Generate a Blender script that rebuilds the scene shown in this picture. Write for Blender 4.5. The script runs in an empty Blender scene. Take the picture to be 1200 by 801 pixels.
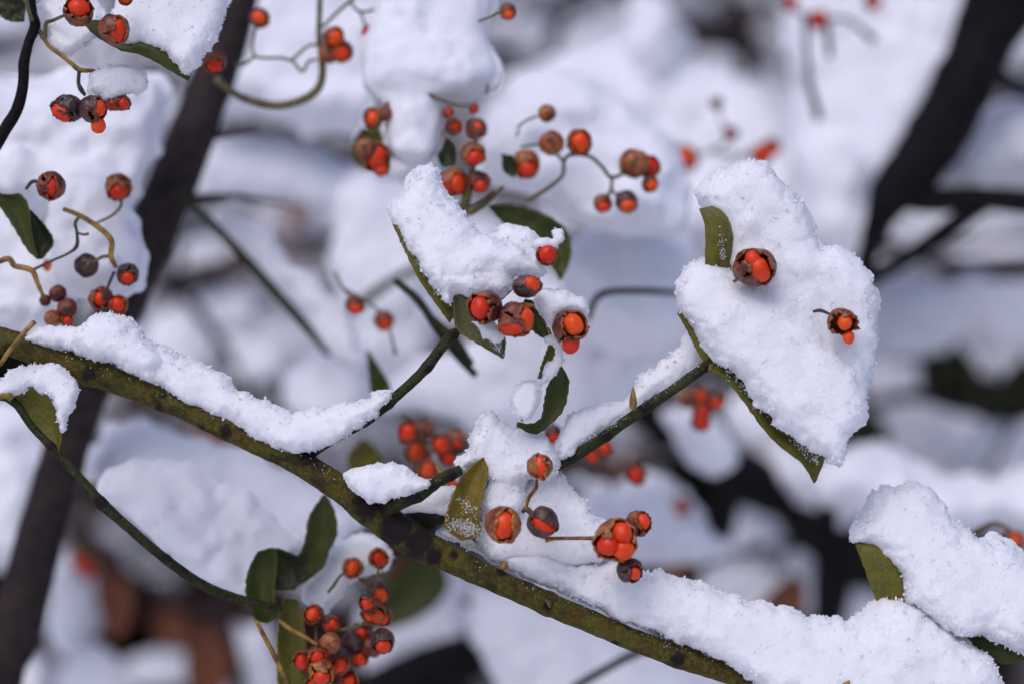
import bpy, bmesh, math, random
import numpy as np
from mathutils import Vector, noise as mnoise

random.seed(7)
rng = np.random.default_rng(7)
S = bpy.context.scene
COL = S.collection

# ------------------------------------------------------------------ camera, sky, sun, exposure
D, WIDTH = 0.60, 0.25            # distance of the sharp plane and the width it shows, metres
K = WIDTH / 1200.0               # one photograph pixel on that plane
cam = bpy.data.cameras.new('camera')
cam.sensor_width = 36.0
cam.lens = 36.0 * D / WIDTH
cam.clip_start, cam.clip_end = 0.02, 600.0
cam.dof.use_dof = True
cam.dof.focus_distance = D
cam.dof.aperture_fstop = 5.2
cam.dof.aperture_blades = 0
camo = bpy.data.objects.new('camera', cam)
COL.objects.link(camo)
camo.location = (0, -D, 0)
camo.rotation_euler = (math.radians(90), 0, 0)
S.camera = camo

SUN_EL, SUN_ROT = math.radians(52), math.radians(205)
w = bpy.data.worlds.new('World'); S.world = w; w.use_nodes = True
nt = w.node_tree
sky = nt.nodes.new('ShaderNodeTexSky'); sky.sky_type = 'NISHITA'; sky.sun_disc = False
sky.sun_elevation = SUN_EL; sky.sun_rotation = SUN_ROT
sky.air_density = 1.0; sky.dust_density = 3.0; sky.ozone_density = 3.0
bg = nt.nodes['Background']; bg.inputs['Strength'].default_value = 0.12
tint = nt.nodes.new('ShaderNodeMix'); tint.data_type = 'RGBA'; tint.blend_type = 'MULTIPLY'   # lavender winter overcast
tint.inputs[0].default_value = 1.0; tint.inputs[7].default_value = (0.975, 0.955, 1.08, 1)
nt.links.new(sky.outputs[0], tint.inputs[6]); nt.links.new(tint.outputs[2], bg.inputs[0])
sun = bpy.data.lights.new('sun', 'SUN'); sun.energy = 0.8; sun.angle = math.radians(35)
sun.color = (1.0, 0.955, 0.96)
suno = bpy.data.objects.new('sun', sun); COL.objects.link(suno)
sd = Vector((math.sin(SUN_ROT) * math.cos(SUN_EL), math.cos(SUN_ROT) * math.cos(SUN_EL), math.sin(SUN_EL)))
suno.rotation_euler = sd.to_track_quat('Z', 'Y').to_euler()

S.view_settings.view_transform = 'Standard'
S.view_settings.look = 'None'
S.view_settings.exposure = 0.13
S.view_settings.gamma = 1.0
S.render.engine = 'CYCLES'
S.cycles.use_denoising = True
S.cycles.max_bounces = 8
S.cycles.diffuse_bounces = 3
S.cycles.glossy_bounces = 2
S.cycles.transmission_bounces = 3
S.cycles.caustics_reflective = False
S.cycles.caustics_refractive = False

# ------------------------------------------------------------------ placing
def P(px, py, Y=0.0):
    s = (D + Y) / D * K
    return Vector(((px - 600) * s, Y, -(py - 400.5) * s))

def sc(Y):
    return (D + Y) / D * K

# ------------------------------------------------------------------ materials
def mat(name, build):
    m = bpy.data.materials.new(name); m.use_nodes = True
    n = m.node_tree.nodes; l = m.node_tree.links
    b = n['Principled BSDF']
    build(n, l, b)
    return m

def nz(n, l, scale, detail=3, rough=0.6, coord='Object'):
    tc = n.new('ShaderNodeTexCoord'); t = n.new('ShaderNodeTexNoise')
    t.inputs['Scale'].default_value = scale; t.inputs['Detail'].default_value = detail
    t.inputs['Roughness'].default_value = rough
    l.new(tc.outputs[coord], t.inputs['Vector'])
    return t.outputs['Fac']

def ramp(n, l, fac, stops):
    r = n.new('ShaderNodeValToRGB')
    while len(r.color_ramp.elements) < len(stops):
        r.color_ramp.elements.new(0.5)
    for e, (p, c) in zip(r.color_ramp.elements, stops):
        e.position = p; e.color = (*c, 1)
    l.new(fac, r.inputs[0])
    return r.outputs[0]

def mix(n, l, fac, a, b, mode='MIX'):
    m = n.new('ShaderNodeMix'); m.data_type = 'RGBA'; m.blend_type = mode
    for s, v in ((m.inputs[0], fac), (m.inputs[6], a), (m.inputs[7], b)):
        if hasattr(v, 'is_output'): l.new(v, s)
        elif isinstance(v, (int, float)): s.default_value = v
        else: s.default_value = (*v, 1)
    return m.outputs[2]

def bump(n, l, b, h, strength, dist):
    bp = n.new('ShaderNodeBump'); bp.inputs['Strength'].default_value = strength
    bp.inputs['Distance'].default_value = dist
    l.new(h, bp.inputs['Height']); l.new(bp.outputs[0], b.inputs['Normal'])

def m_snow(n, l, b):
    b.inputs['Base Color'].default_value = (0.90, 0.905, 0.925, 1)
    b.inputs['Roughness'].default_value = 0.55
    b.inputs['Specular IOR Level'].default_value = 0.3
    b.inputs['Subsurface Weight'].default_value = 0.85
    b.inputs['Subsurface Radius'].default_value = (1.0, 1.05, 1.15)
    b.inputs['Subsurface Scale'].default_value = 0.0030
    bump(n, l, b, nz(n, l, 2600, 2), 0.65, 0.0005)
SNOW = mat('snow', m_snow)

def m_snow_far(n, l, b):
    b.inputs['Base Color'].default_value = (0.84, 0.845, 0.87, 1)
    b.inputs['Roughness'].default_value = 0.8
    b.inputs['Specular IOR Level'].default_value = 0.2
SNOWF = mat('soft_snow', m_snow_far)

def bark(name, base, dark, warm, spec=0.05):
    def f(n, l, b):
        a = nz(n, l, 190, 4); c = nz(n, l, 900, 4, 0.7); d = nz(n, l, 60, 2)
        col = ramp(n, l, a, [(0.36, dark), (0.5, base), (0.66, warm)])
        col = mix(n, l, ramp(n, l, c, [(0.42, (0.25,)*3), (0.6, (1,)*3)]), dark, col)
        lich = ramp(n, l, d, [(0.55, (0, 0, 0)), (0.7, (0.45,)*3)])
        col = mix(n, l, lich, col, tuple(x * 1.35 for x in base))
        col = mix(n, l, ramp(n, l, nz(n, l, 1500, 1), [(0.66, (0,)*3), (0.72, (0.6,)*3)]), col, tuple(min(.3, x*2.2 + .01) for x in warm))
        at = n.new('ShaderNodeAttribute'); at.attribute_name = 'node'
        col = mix(n, l, at.outputs['Fac'], col, (0.014, 0.008, 0.008))
        l.new(col, b.inputs['Base Color'])
        b.inputs['Roughness'].default_value = 0.6
        b.inputs['Specular IOR Level'].default_value = spec
        bump(n, l, b, c, 0.8, 0.0006)
    return mat(name, f)
BARK = bark('olive_bark', (0.112, 0.102, 0.012), (0.034, 0.024, 0.007), (0.105, 0.055, 0.012), 0.16)
TWIG = bark('green_twig_bark', (0.042, 0.048, 0.014), (0.012, 0.013, 0.006), (0.052, 0.042, 0.016), 0.16)
DARKBARK = bark('black_bark', (0.010, 0.008, 0.010), (0.005, 0.004, 0.005), (0.018, 0.013, 0.012), 0.1)
GREYBARK = bark('grey_bark', (0.042, 0.031, 0.030), (0.018, 0.014, 0.014), (0.062, 0.040, 0.030), 0.12)

def stalkm(name, c1, c2):
    def f(n, l, b):
        l.new(ramp(n, l, nz(n, l, 350, 3), [(0.38, c2), (0.6, c1)]), b.inputs['Base Color'])
        b.inputs['Roughness'].default_value = 0.45
    return mat(name, f)
STALK = stalkm('golden_stalk', (0.36, 0.20, 0.025), (0.12, 0.05, 0.012))
STALKO = stalkm('olive_stalk', (0.13, 0.11, 0.03), (0.06, 0.04, 0.015))
STALKD = stalkm('dark_stalk', (0.06, 0.03, 0.02), (0.025, 0.015, 0.012))
BUD = stalkm('bud_scale', (0.30, 0.19, 0.02), (0.10, 0.09, 0.012))

def husk(name, a, b_, c_):
    def f(n, l, b):
        o = n.new('ShaderNodeObjectInfo')
        mp = n.new('ShaderNodeVectorMath'); mp.operation = 'ADD'
        tc = n.new('ShaderNodeTexCoord')
        sm = n.new('ShaderNodeVectorMath'); sm.operation = 'SCALE'; sm.inputs[3].default_value = 3.0
        cb = n.new('ShaderNodeCombineXYZ')
        l.new(o.outputs['Random'], cb.inputs[0]); l.new(o.outputs['Random'], cb.inputs[2])
        l.new(cb.outputs[0], sm.inputs[0])
        l.new(tc.outputs['Object'], mp.inputs[0]); l.new(sm.outputs[0], mp.inputs[1])
        t = n.new('ShaderNodeTexNoise'); t.inputs['Scale'].default_value = 260; t.inputs['Detail'].default_value = 4
        l.new(mp.outputs[0], t.inputs['Vector'])
        t2 = n.new('ShaderNodeTexNoise'); t2.inputs['Scale'].default_value = 1500; t2.inputs['Detail'].default_value = 3
        l.new(mp.outputs[0], t2.inputs['Vector'])
        col = ramp(n, l, t.outputs['Fac'], [(0.33, c_), (0.5, a), (0.66, b_)])
        sp = ramp(n, l, t2.outputs['Fac'], [(0.38, (0.35,)*3), (0.58, (1,)*3)])
        col = mix(n, l, 0.8, col, sp, 'MULTIPLY')
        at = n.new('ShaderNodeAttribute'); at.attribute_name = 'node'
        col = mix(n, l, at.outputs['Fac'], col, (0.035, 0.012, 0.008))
        ar = n.new('ShaderNodeAttribute'); ar.attribute_name = 'rim'
        col = mix(n, l, ar.outputs['Fac'], col, b_)
        l.new(col, b.inputs['Base Color'])
        b.inputs['Roughness'].default_value = 0.38
        b.inputs['Subsurface Weight'].default_value = 0.1
        b.inputs['Subsurface Scale'].default_value = 0.001
        bump(n, l, b, t2.outputs['Fac'], 0.5, 0.0004)
    return mat(name, f)
H_ORANGE = husk('orange_husk', (0.38, 0.095, 0.022), (0.50, 0.20, 0.045), (0.16, 0.030, 0.012))
H_BROWN = husk('brown_husk', (0.21, 0.040, 0.014), (0.36, 0.11, 0.035), (0.065, 0.013, 0.010))
H_DARK = husk('purple_husk', (0.085, 0.030, 0.026), (0.16, 0.07, 0.045), (0.035, 0.014, 0.016))

def m_seed(n, l, b):
    o = n.new('ShaderNodeObjectInfo')
    c = ramp(n, l, o.outputs['Random'], [(0.0, (0.64, 0.024, 0.003)), (0.6, (0.78, 0.056, 0.004)), (1.0, (0.88, 0.11, 0.006))])
    c = mix(n, l, ramp(n, l, nz(n, l, 420, 3), [(0.35, (0.55,)*3), (0.6, (0,)*3)]), c, (0.62, 0.018, 0.003))
    l.new(c, b.inputs['Base Color'])
    b.inputs['Roughness'].default_value = 0.36
    b.inputs['Specular IOR Level'].default_value = 0.35
    b.inputs['Subsurface Weight'].default_value = 0.25
    b.inputs['Subsurface Radius'].default_value = (1.0, 0.25, 0.05)
    b.inputs['Subsurface Scale'].default_value = 0.0015
    bump(n, l, b, nz(n, l, 1300, 2), 0.25, 0.0003)
SEED = mat('orange_aril', m_seed)

def leafm(name, top, under, edge):
    def f(n, l, b):
        uv = n.new('ShaderNodeUVMap'); uv.uv_map = 'leaf'
        sx = n.new('ShaderNodeSeparateXYZ'); l.new(uv.outputs[0], sx.inputs[0])
        g = n.new('ShaderNodeNewGeometry')
        t = nz(n, l, 240, 4); t2 = nz(n, l, 1400, 3, 0.7)
        base = mix(n, l, g.outputs['Backfacing'], top, under)
        col = mix(n, l, ramp(n, l, t, [(0.35, (0.0,)*3), (0.7, (0.75,)*3)]), base, edge)
        # side veins
        wv = n.new('ShaderNodeTexWave'); wv.wave_type = 'BANDS'; wv.bands_direction = 'DIAGONAL'
        wv.inputs['Scale'].default_value = 4.0; wv.inputs['Distortion'].default_value = 1.5
        l.new(uv.outputs[0], wv.inputs['Vector'])
        col = mix(n, l, ramp(n, l, wv.outputs['Fac'], [(0.80, (0,)*3), (1.0, (0.22,)*3)]), col, edge)
        # yellow rim, pale midrib
        ab = n.new('ShaderNodeMath'); ab.operation = 'SUBTRACT'; ab.inputs[1].default_value = 0.5
        l.new(sx.outputs[1], ab.inputs[0])
        a2 = n.new('ShaderNodeMath'); a2.operation = 'ABSOLUTE'; l.new(ab.outputs[0], a2.inputs[0])
        col = mix(n, l, ramp(n, l, a2.outputs[0], [(0.455, (0,)*3), (0.5, (0.8,)*3)]), col, edge)
        col = mix(n, l, ramp(n, l, a2.outputs[0], [(0.012, (0.6,)*3), (0.035, (0,)*3)]), col, edge)
        col = mix(n, l, ramp(n, l, t2, [(0.35, (0.45,)*3), (0.5, (0,)*3)]), col, tuple(x * 0.35 for x in top))
        l.new(col, b.inputs['Base Color'])
        b.inputs['Roughness'].default_value = 0.40
        b.inputs['Specular IOR Level'].default_value = 0.22
        bump(n, l, b, t2, 0.3, 0.0003)
    return mat(name, f)
LEAF_OLIVE = leafm('olive_leaf', (0.095, 0.098, 0.018), (0.095, 0.098, 0.018), (0.19, 0.155, 0.022))
LEAF_GREEN = leafm('green_leaf', (0.045, 0.058, 0.013), (0.045, 0.058, 0.013), (0.085, 0.09, 0.016))
LEAF_GREY = leafm('greygreen_leaf', (0.12, 0.12, 0.055), (0.12, 0.12, 0.055), (0.15, 0.14, 0.035))
LEAF_GOLD = leafm('golden_leaf', (0.14, 0.105, 0.020), (0.14, 0.105, 0.020), (0.26, 0.18, 0.02))
LEAF_DARK = leafm('dark_leaf', (0.020, 0.026, 0.010), (0.020, 0.026, 0.010), (0.045, 0.048, 0.012))
LEAF_BROWN = leafm('withered_leaf', (0.16, 0.055, 0.028), (0.16, 0.055, 0.028), (0.23, 0.09, 0.04))

# ------------------------------------------------------------------ object helpers
def link_mesh(name, me, m, parent=None, loc=None):
    me.materials.clear(); me.materials.append(m)
    o = bpy.data.objects.new(name, me); COL.objects.link(o)
    if parent is not None: o.parent = parent
    elif loc is not None: o.location = loc
    return o

def origin_of(parent):
    o = Vector((0, 0, 0))
    while parent is not None:
        o += parent.location; parent = parent.parent
    return o

def thing(name, label, cat, loc, group=None):
    o = bpy.data.objects.new(name, None); COL.objects.link(o)
    o.empty_display_size = 0.01
    o.location = loc; o['label'] = label; o['category'] = cat
    if group: o['group'] = group
    return o

def tag(o, label, cat, group=None):
    o['label'] = label; o['category'] = cat
    if group: o['group'] = group
    return o

def np_mesh(name, V, F, smooth=False):
    V = np.asarray(V, np.float32); F = np.asarray(F, np.int32)
    me = bpy.data.meshes.new(name)
    k = F.shape[1]
    me.vertices.add(len(V)); me.vertices.foreach_set('co', V.ravel())
    me.loops.add(F.size); me.loops.foreach_set('vertex_index', F.ravel())
    me.polygons.add(len(F)); me.polygons.foreach_set('loop_start', np.arange(0, F.size, k, dtype=np.int32))
    me.polygons.foreach_set('use_smooth', np.full(len(F), smooth))
    me.update(calc_edges=True); me.validate()
    return me

def crom(pts, per=8):
    p = np.asarray(pts, float)
    if len(p) < 3:
        t = np.linspace(0, 1, per + 1)[:, None]
        return p[0] * (1 - t) + p[-1] * t
    q = np.vstack([2 * p[0] - p[1], p, 2 * p[-1] - p[-2]])
    out = []
    for i in range(1, len(q) - 2):
        t = np.linspace(0, 1, per, endpoint=False)[:, None]
        a, b, c, d = q[i-1], q[i], q[i+1], q[i+2]
        out.append(0.5 * (2*b + (c-a)*t + (2*a-5*b+4*c-d)*t**2 + (3*b-a-3*c+d)*t**3))
    out.append(p[-1:])
    return np.vstack(out)

# vectorised value noise
TAB = rng.random((32, 32, 32)).astype(np.float32) * 2 - 1
def vnoise(p):
    i = np.floor(p).astype(np.int32); f = (p - i).astype(np.float32)
    f = f * f * (3 - 2 * f)
    i0 = i & 31; i1 = (i + 1) & 31
    x, y, z = f[..., 0], f[..., 1], f[..., 2]
    def T(a, b, c): return TAB[a[..., 0], b[..., 1], c[..., 2]]
    c00 = T(i0, i0, i0) * (1-x) + T(i1, i0, i0) * x
    c10 = T(i0, i1, i0) * (1-x) + T(i1, i1, i0) * x
    c01 = T(i0, i0, i1) * (1-x) + T(i1, i0, i1) * x
    c11 = T(i0, i1, i1) * (1-x) + T(i1, i1, i1) * x
    return (c00 * (1-y) + c10 * y) * (1-z) + (c01 * (1-y) + c11 * y) * z

def poly_sdf(poly, U, V):
    """signed distance to a closed outline: positive inside"""
    p = np.asarray(poly, np.float32); q = np.roll(p, -1, 0)
    best = np.full(U.shape, 1e9, np.float32); ins = np.zeros(U.shape, bool)
    for (ax, ay), (bx, by) in zip(p, q):
        ex, ey = bx - ax, by - ay
        t = np.clip(((U-ax)*ex + (V-ay)*ey) / (ex*ex + ey*ey + 1e-9), 0, 1)
        best = np.minimum(best, (U-ax-t*ex)**2 + (V-ay-t*ey)**2)
        if ay != by:
            c = ((ay > V) != (by > V)) & (U < (bx-ax) * (V-ay) / (by-ay) + ax)
            ins ^= c
    d = np.sqrt(best)
    return np.where(ins, d, -d)

def surface_net(f):
    """naive surface nets; f<0 inside. Returns vertices in index space and outward quads"""
    nx, ny, nz_ = f.shape
    s = f < 0
    cs = sum(s[a:nx-1+a, b:ny-1+b, c:nz_-1+c].astype(np.int8) for a in (0,1) for b in (0,1) for c in (0,1))
    act = (cs > 0) & (cs < 8)
    idx = np.full(act.shape, -1, np.int64)
    ci = np.argwhere(act); idx[act] = np.arange(len(ci))
    acc = np.zeros((len(ci), 3), np.float32); cnt = np.zeros(len(ci), np.float32)
    corners = [(a, b, c) for a in (0,1) for b in (0,1) for c in (0,1)]
    val = {k: f[ci[:,0]+k[0], ci[:,1]+k[1], ci[:,2]+k[2]] for k in corners}
    for k in corners:
        for ax in range(3):
            if k[ax] == 0:
                k2 = tuple(1 if i == ax else k[i] for i in range(3))
                a, b = val[k], val[k2]; m = (a < 0) != (b < 0)
                t = np.where(m, a / np.where(m, a - b, 1), 0)
                p = np.tile(np.array(k, np.float32), (len(ci), 1)); p[:, ax] += t
                acc += p * m[:, None]; cnt += m
    V = ci + acc / np.maximum(cnt, 1)[:, None]
    F = []
    for ax in range(3):
        o1, o2 = (ax+1) % 3, (ax+2) % 3
        sl0 = [slice(None)]*3; sl1 = [slice(None)]*3
        sl0[ax] = slice(0, f.shape[ax]-1); sl1[ax] = slice(1, None)
        a, b = s[tuple(sl0)], s[tuple(sl1)]
        for flip, m in ((False, a & ~b), (True, ~a & b)):
            e = np.argwhere(m)
            ok = (e[:, o1] > 0) & (e[:, o2] > 0) & (e[:, o1] < f.shape[o1]-1) & (e[:, o2] < f.shape[o2]-1)
            e = e[ok]
            q = []
            for d1, d2 in ((-1,-1), (0,-1), (0,0), (-1,0)):
                g = e.copy(); g[:, o1] += d1; g[:, o2] += d2
                q.append(idx[g[:,0], g[:,1], g[:,2]])
            q = np.stack(q, 1)
            F.append(q[:, ::-1] if flip else q)
    return V, np.vstack(F)

def snow_mesh(Y, lobes, vox, rough=1.0, k=7.0, spikes=0.08, spike=1.7, smooth=True, grains=0.034, big=False):
    """snow piled as rounded lobes. lobe = (outline, depth offset, half thickness, rim width[, lean]) in photograph pixels"""
    A = np.vstack([np.asarray(l[0], float) for l in lobes])
    pad = 4 * vox + 5
    u0, v0 = A.min(0) - pad; u1, v1 = A.max(0) + pad
    uc, vc = (u0+u1)/2, (v0+v1)/2
    wmin = min(l[1]-l[2]-abs(l[4] if len(l) > 4 else .25)*(v1-v0)/2 for l in lobes) - pad
    wmax = max(l[1]+l[2]+abs(l[4] if len(l) > 4 else .25)*(v1-v0)/2 for l in lobes) + pad
    us = np.arange(u0, u1, vox, dtype=np.float32); vs = np.arange(v0, v1, vox, dtype=np.float32); ws = np.arange(wmin, wmax, vox, dtype=np.float32)
    U, V = np.meshgrid(us, vs, indexing='ij')
    f = None
    for l in lobes:
        poly, off, T, R = l[:4]; lean = l[4] if len(l) > 4 else 0.25
        pc = crom(list(poly) + [poly[0]], 5)[:-1]
        d = poly_sdf(pc, U, V)
        if big:
            q2 = np.stack([U, V, np.full_like(U, off + uc)], -1)
            d = d + vnoise(q2/38) * 6 + vnoise(q2/17 + 7) * 3.5
        if grains:
            q2 = np.stack([U, V, np.full_like(U, off)], -1)
            d = d + vnoise(q2/22.0 + 4) * 2.2 + vnoise(q2/9.0) * 2.8 + vnoise(q2/4.1 + 9) * 1.5 + 1.2
        vm = np.mean([p[1] for p in poly])
        x = 1 - np.clip(np.maximum(d, 0) / R, 0, 1)
        t = T * np.sqrt(np.maximum(1 - x*x, 0))
        yc = off - lean * (V - vm)
        wv = np.abs(ws[None, None, :] - yc[..., None])
        g = np.where(d[..., None] > 0, wv - t[..., None], np.sqrt(wv**2 + np.minimum(d, 0)[..., None]**2))
        # blend the pillow's front slope into something distance-like
        if f is None: f = g
        else:
            h = np.clip(0.5 + 0.5*(g-f)/k, 0, 1)
            f = g*(1-h) + f*h - k*h*(1-h)
    band = np.abs(f) < (16 if big else 9) * max(rough, 1) + vox
    ix = np.argwhere(band)
    pts = np.stack([us[ix[:,0]], ws[ix[:,2]], vs[ix[:,1]]], 1)
    sd_ = rng.random(3) * 30
    dn = vnoise(pts/26 + sd_) * 4.6 + vnoise(pts/11 + sd_) * 1.3 - 1.2
    if big: dn += vnoise(pts/48 + sd_) * 3.5 + vnoise(pts/22 + 3 + sd_) * 1.6
    if vox < 3: dn += vnoise(pts/5.2 + sd_) * 0.5 + vnoise(pts/2.3 + sd_) * 0.42
    f[band] += dn * rough
    f[0] = f[-1] = 9; f[:, 0] = f[:, -1] = 9; f[:, :, 0] = f[:, :, -1] = 9
    Vx, F = surface_net(f)
    loc = np.stack([us[0] + Vx[:,0]*vox - uc, ws[0] + Vx[:,2]*vox, -(vs[0] + Vx[:,1]*vox - vc)], 1)
    F = F[:, ::-1]  # axes swap (u,v,w)->(x,z,y) and v flip : handled below by volume test
    # keep orientation outward
    a, b, c = loc[F[:,0]], loc[F[:,1]], loc[F[:,2]]
    n_ = np.cross(b-a, c-a)
    if (n_ * a).sum() < 0:
        F = F[:, ::-1]; n_ = -n_
    if spikes:
        vn = np.zeros_like(loc); 
        for j in range(4): np.add.at(vn, F[:, j], n_)
        vn /= np.linalg.norm(vn, axis=1, keepdims=True) + 1e-9
        edge = (1 - np.abs(vn[:, 1]))**2
        m = rng.random(len(loc)) < spikes*(.55 + 1.8*edge)
        amp = rng.random(m.sum())**2.2 * spike
        dirs = vn[m] + rng.normal(0, 0.45, (m.sum(), 3))
        loc[m] += dirs * amp[:, None]
        loc += rng.normal(0, 0.12*vox, loc.shape)
        # loose ice crystals sitting in the surface
        if grains:
            dens = np.clip(0.9 + 1.6*vnoise(loc/14 + 5), 0.1, 2.4) * grains * (.3 + 2.0*edge) * (vox/1.7)**2
            pk = np.nonzero(rng.random(len(loc)) < dens)[0]
            if len(pk):
                oc = np.array([(1,0,0),(-1,0,0),(0,1,0),(0,-1,0),(0,0,1),(0,0,-1)], float)
                of = np.array([(0,2,4,4),(2,1,4,4),(1,3,4,4),(3,0,4,4),(2,0,5,5),(1,2,5,5),(3,1,5,5),(0,3,5,5)])
                k_ = len(pk); ax_ = vn[pk] + rng.normal(0, .8, (k_, 3)); ax_ /= np.linalg.norm(ax_, axis=1, keepdims=True)
                b1 = np.cross(ax_, rng.normal(0, 1, (k_, 3))); b1 /= np.linalg.norm(b1, axis=1, keepdims=True); b2 = np.cross(ax_, b1)
                L_ = (0.8 + rng.random(k_)**2.5*2.6) * min(1, vox/1.5); W_ = L_ * rng.uniform(.3, .75, k_)
                cc = loc[pk] + vn[pk]*(L_*.35)[:, None]
                G = cc[:, None] + oc[None, :, 0, None]*(b1*W_[:, None])[:, None] + oc[None, :, 1, None]*(b2*W_[:, None])[:, None] + oc[None, :, 2, None]*(ax_*L_[:, None])[:, None]
                b0 = len(loc); GF = (of[None] + (b0 + 6*np.arange(k_))[:, None, None]).reshape(-1, 4)
                loc = np.vstack([loc, G.reshape(-1, 3)]); tri = GF[:, :3]
            else: tri = None
        else: tri = None
    else: tri = None
    loc = loc * sc(Y)
    if tri is not None:
        T3 = np.vstack([F[:, [0, 1, 2]], F[:, [0, 2, 3]], tri])
        me = np_mesh('snow', loc, T3, smooth)
        sm = np.ones(len(T3), bool); sm[2*len(F):] = False
        if len(me.polygons) == len(T3):
            me.polygons.foreach_set('use_smooth', sm)
            me['grain_from'] = 2*len(F)
        return me, P(uc, vc, Y)
    return np_mesh('snow', loc, F, smooth), P(uc, vc, Y)

def snow(label, Y, lobes, vox=1.7, group='snow clumps on the fruiting branch', far=False, name='snow_clump', **kw):
    if far:
        kw = dict(dict(spikes=0, smooth=True, k=14, grains=0), **kw)
    me, loc = snow_mesh(Y, lobes, vox, **kw)
    o = link_mesh(name, me, SNOWF if far else SNOW, None, loc)
    if 'grain_from' in me.keys():
        me.materials.append(SNOWF); mi = np.zeros(len(me.polygons), np.int32); mi[me['grain_from']:] = 1
        me.polygons.foreach_set('material_index', mi); del me['grain_from']
    return tag(o, label, 'snow', group)

def tube(name, pts, m, parent, per=10, sides=14, nodes=(), rough=0.06, taper_end=True, bumps=0.35):
    """pts: (px, py, Y, radius px). nodes: (px, py, size) dark scars / joints"""
    pr = crom([(*P(a, b, y), r * sc(y)) for a, b, y, r in pts], per)
    org = origin_of(parent)
    C, R = pr[:, :3], np.maximum(pr[:, 3], 1e-5)
    nd = [(np.array(P(a, b, c if len(q) > 3 else 0)), s) for q in nodes for (a, b, s, c) in [(*q[:3], q[3] if len(q) > 3 else 0)]]
    T = np.gradient(C, axis=0); T /= np.linalg.norm(T, axis=1, keepdims=True)
    ref = np.array([0, 1.0, 0])
    V, A, F = [], [], []
    seed = Vector(rng.random(3) * 50)
    dark = np.zeros(len(C))
    for i in range(len(C)):
        n1 = np.cross(T[i], ref); n1 /= np.linalg.norm(n1) + 1e-9; n2 = np.cross(T[i], n1)
        r = R[i]
        for (q, s) in nd:
            dd = np.hypot(C[i][0]-q[0], C[i][2]-q[2])
            r *= 1 + bumps * math.exp(-(dd/(max(s, R[i]/K*.55)*K))**2)
        for j in range(sides):
            a = 2*math.pi*j/sides
            d = n1*math.cos(a) + n2*math.sin(a)
            p0 = C[i] + d*r
            q = Vector(p0) / max(R.mean(), 1e-5)
            nn = mnoise.noise(q*0.55 + seed) * 1.0 + mnoise.noise(q*1.9 + seed) * 0.6
            v_ = C[i] + d*r*(1 + rough*nn); a_ = 0.0
            for (q_, s) in nd:
                dd = np.hypot(v_[0]-q_[0], v_[2]-q_[2])/(s*K)
                if dd < 2: a_ = max(a_, min(1, 1.5*math.exp(-(dd*(1+.5*mnoise.noise(q*2.2+seed)))**4)))
            V.append(v_ - np.array(org)); A.append(a_)
    n = len(C)
    for i in range(n-1):
        for j in range(sides):
            a, b = i*sides+j, i*sides+(j+1) % sides
            F.append((a, a+sides, b+sides, b))
    me = bpy.data.meshes.new(name)
    me.from_pydata([tuple(v) for v in V], [], F + [tuple(range(sides)), tuple(reversed(range((n-1)*sides, n*sides)))])
    me.polygons.foreach_set('use_smooth', [True]*len(me.polygons))
    at = me.attributes.new('node', 'FLOAT', 'POINT'); at.data.foreach_set('value', np.clip(A, 0, 1))
    me.update()
    return link_mesh(name, me, m, parent)

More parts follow.
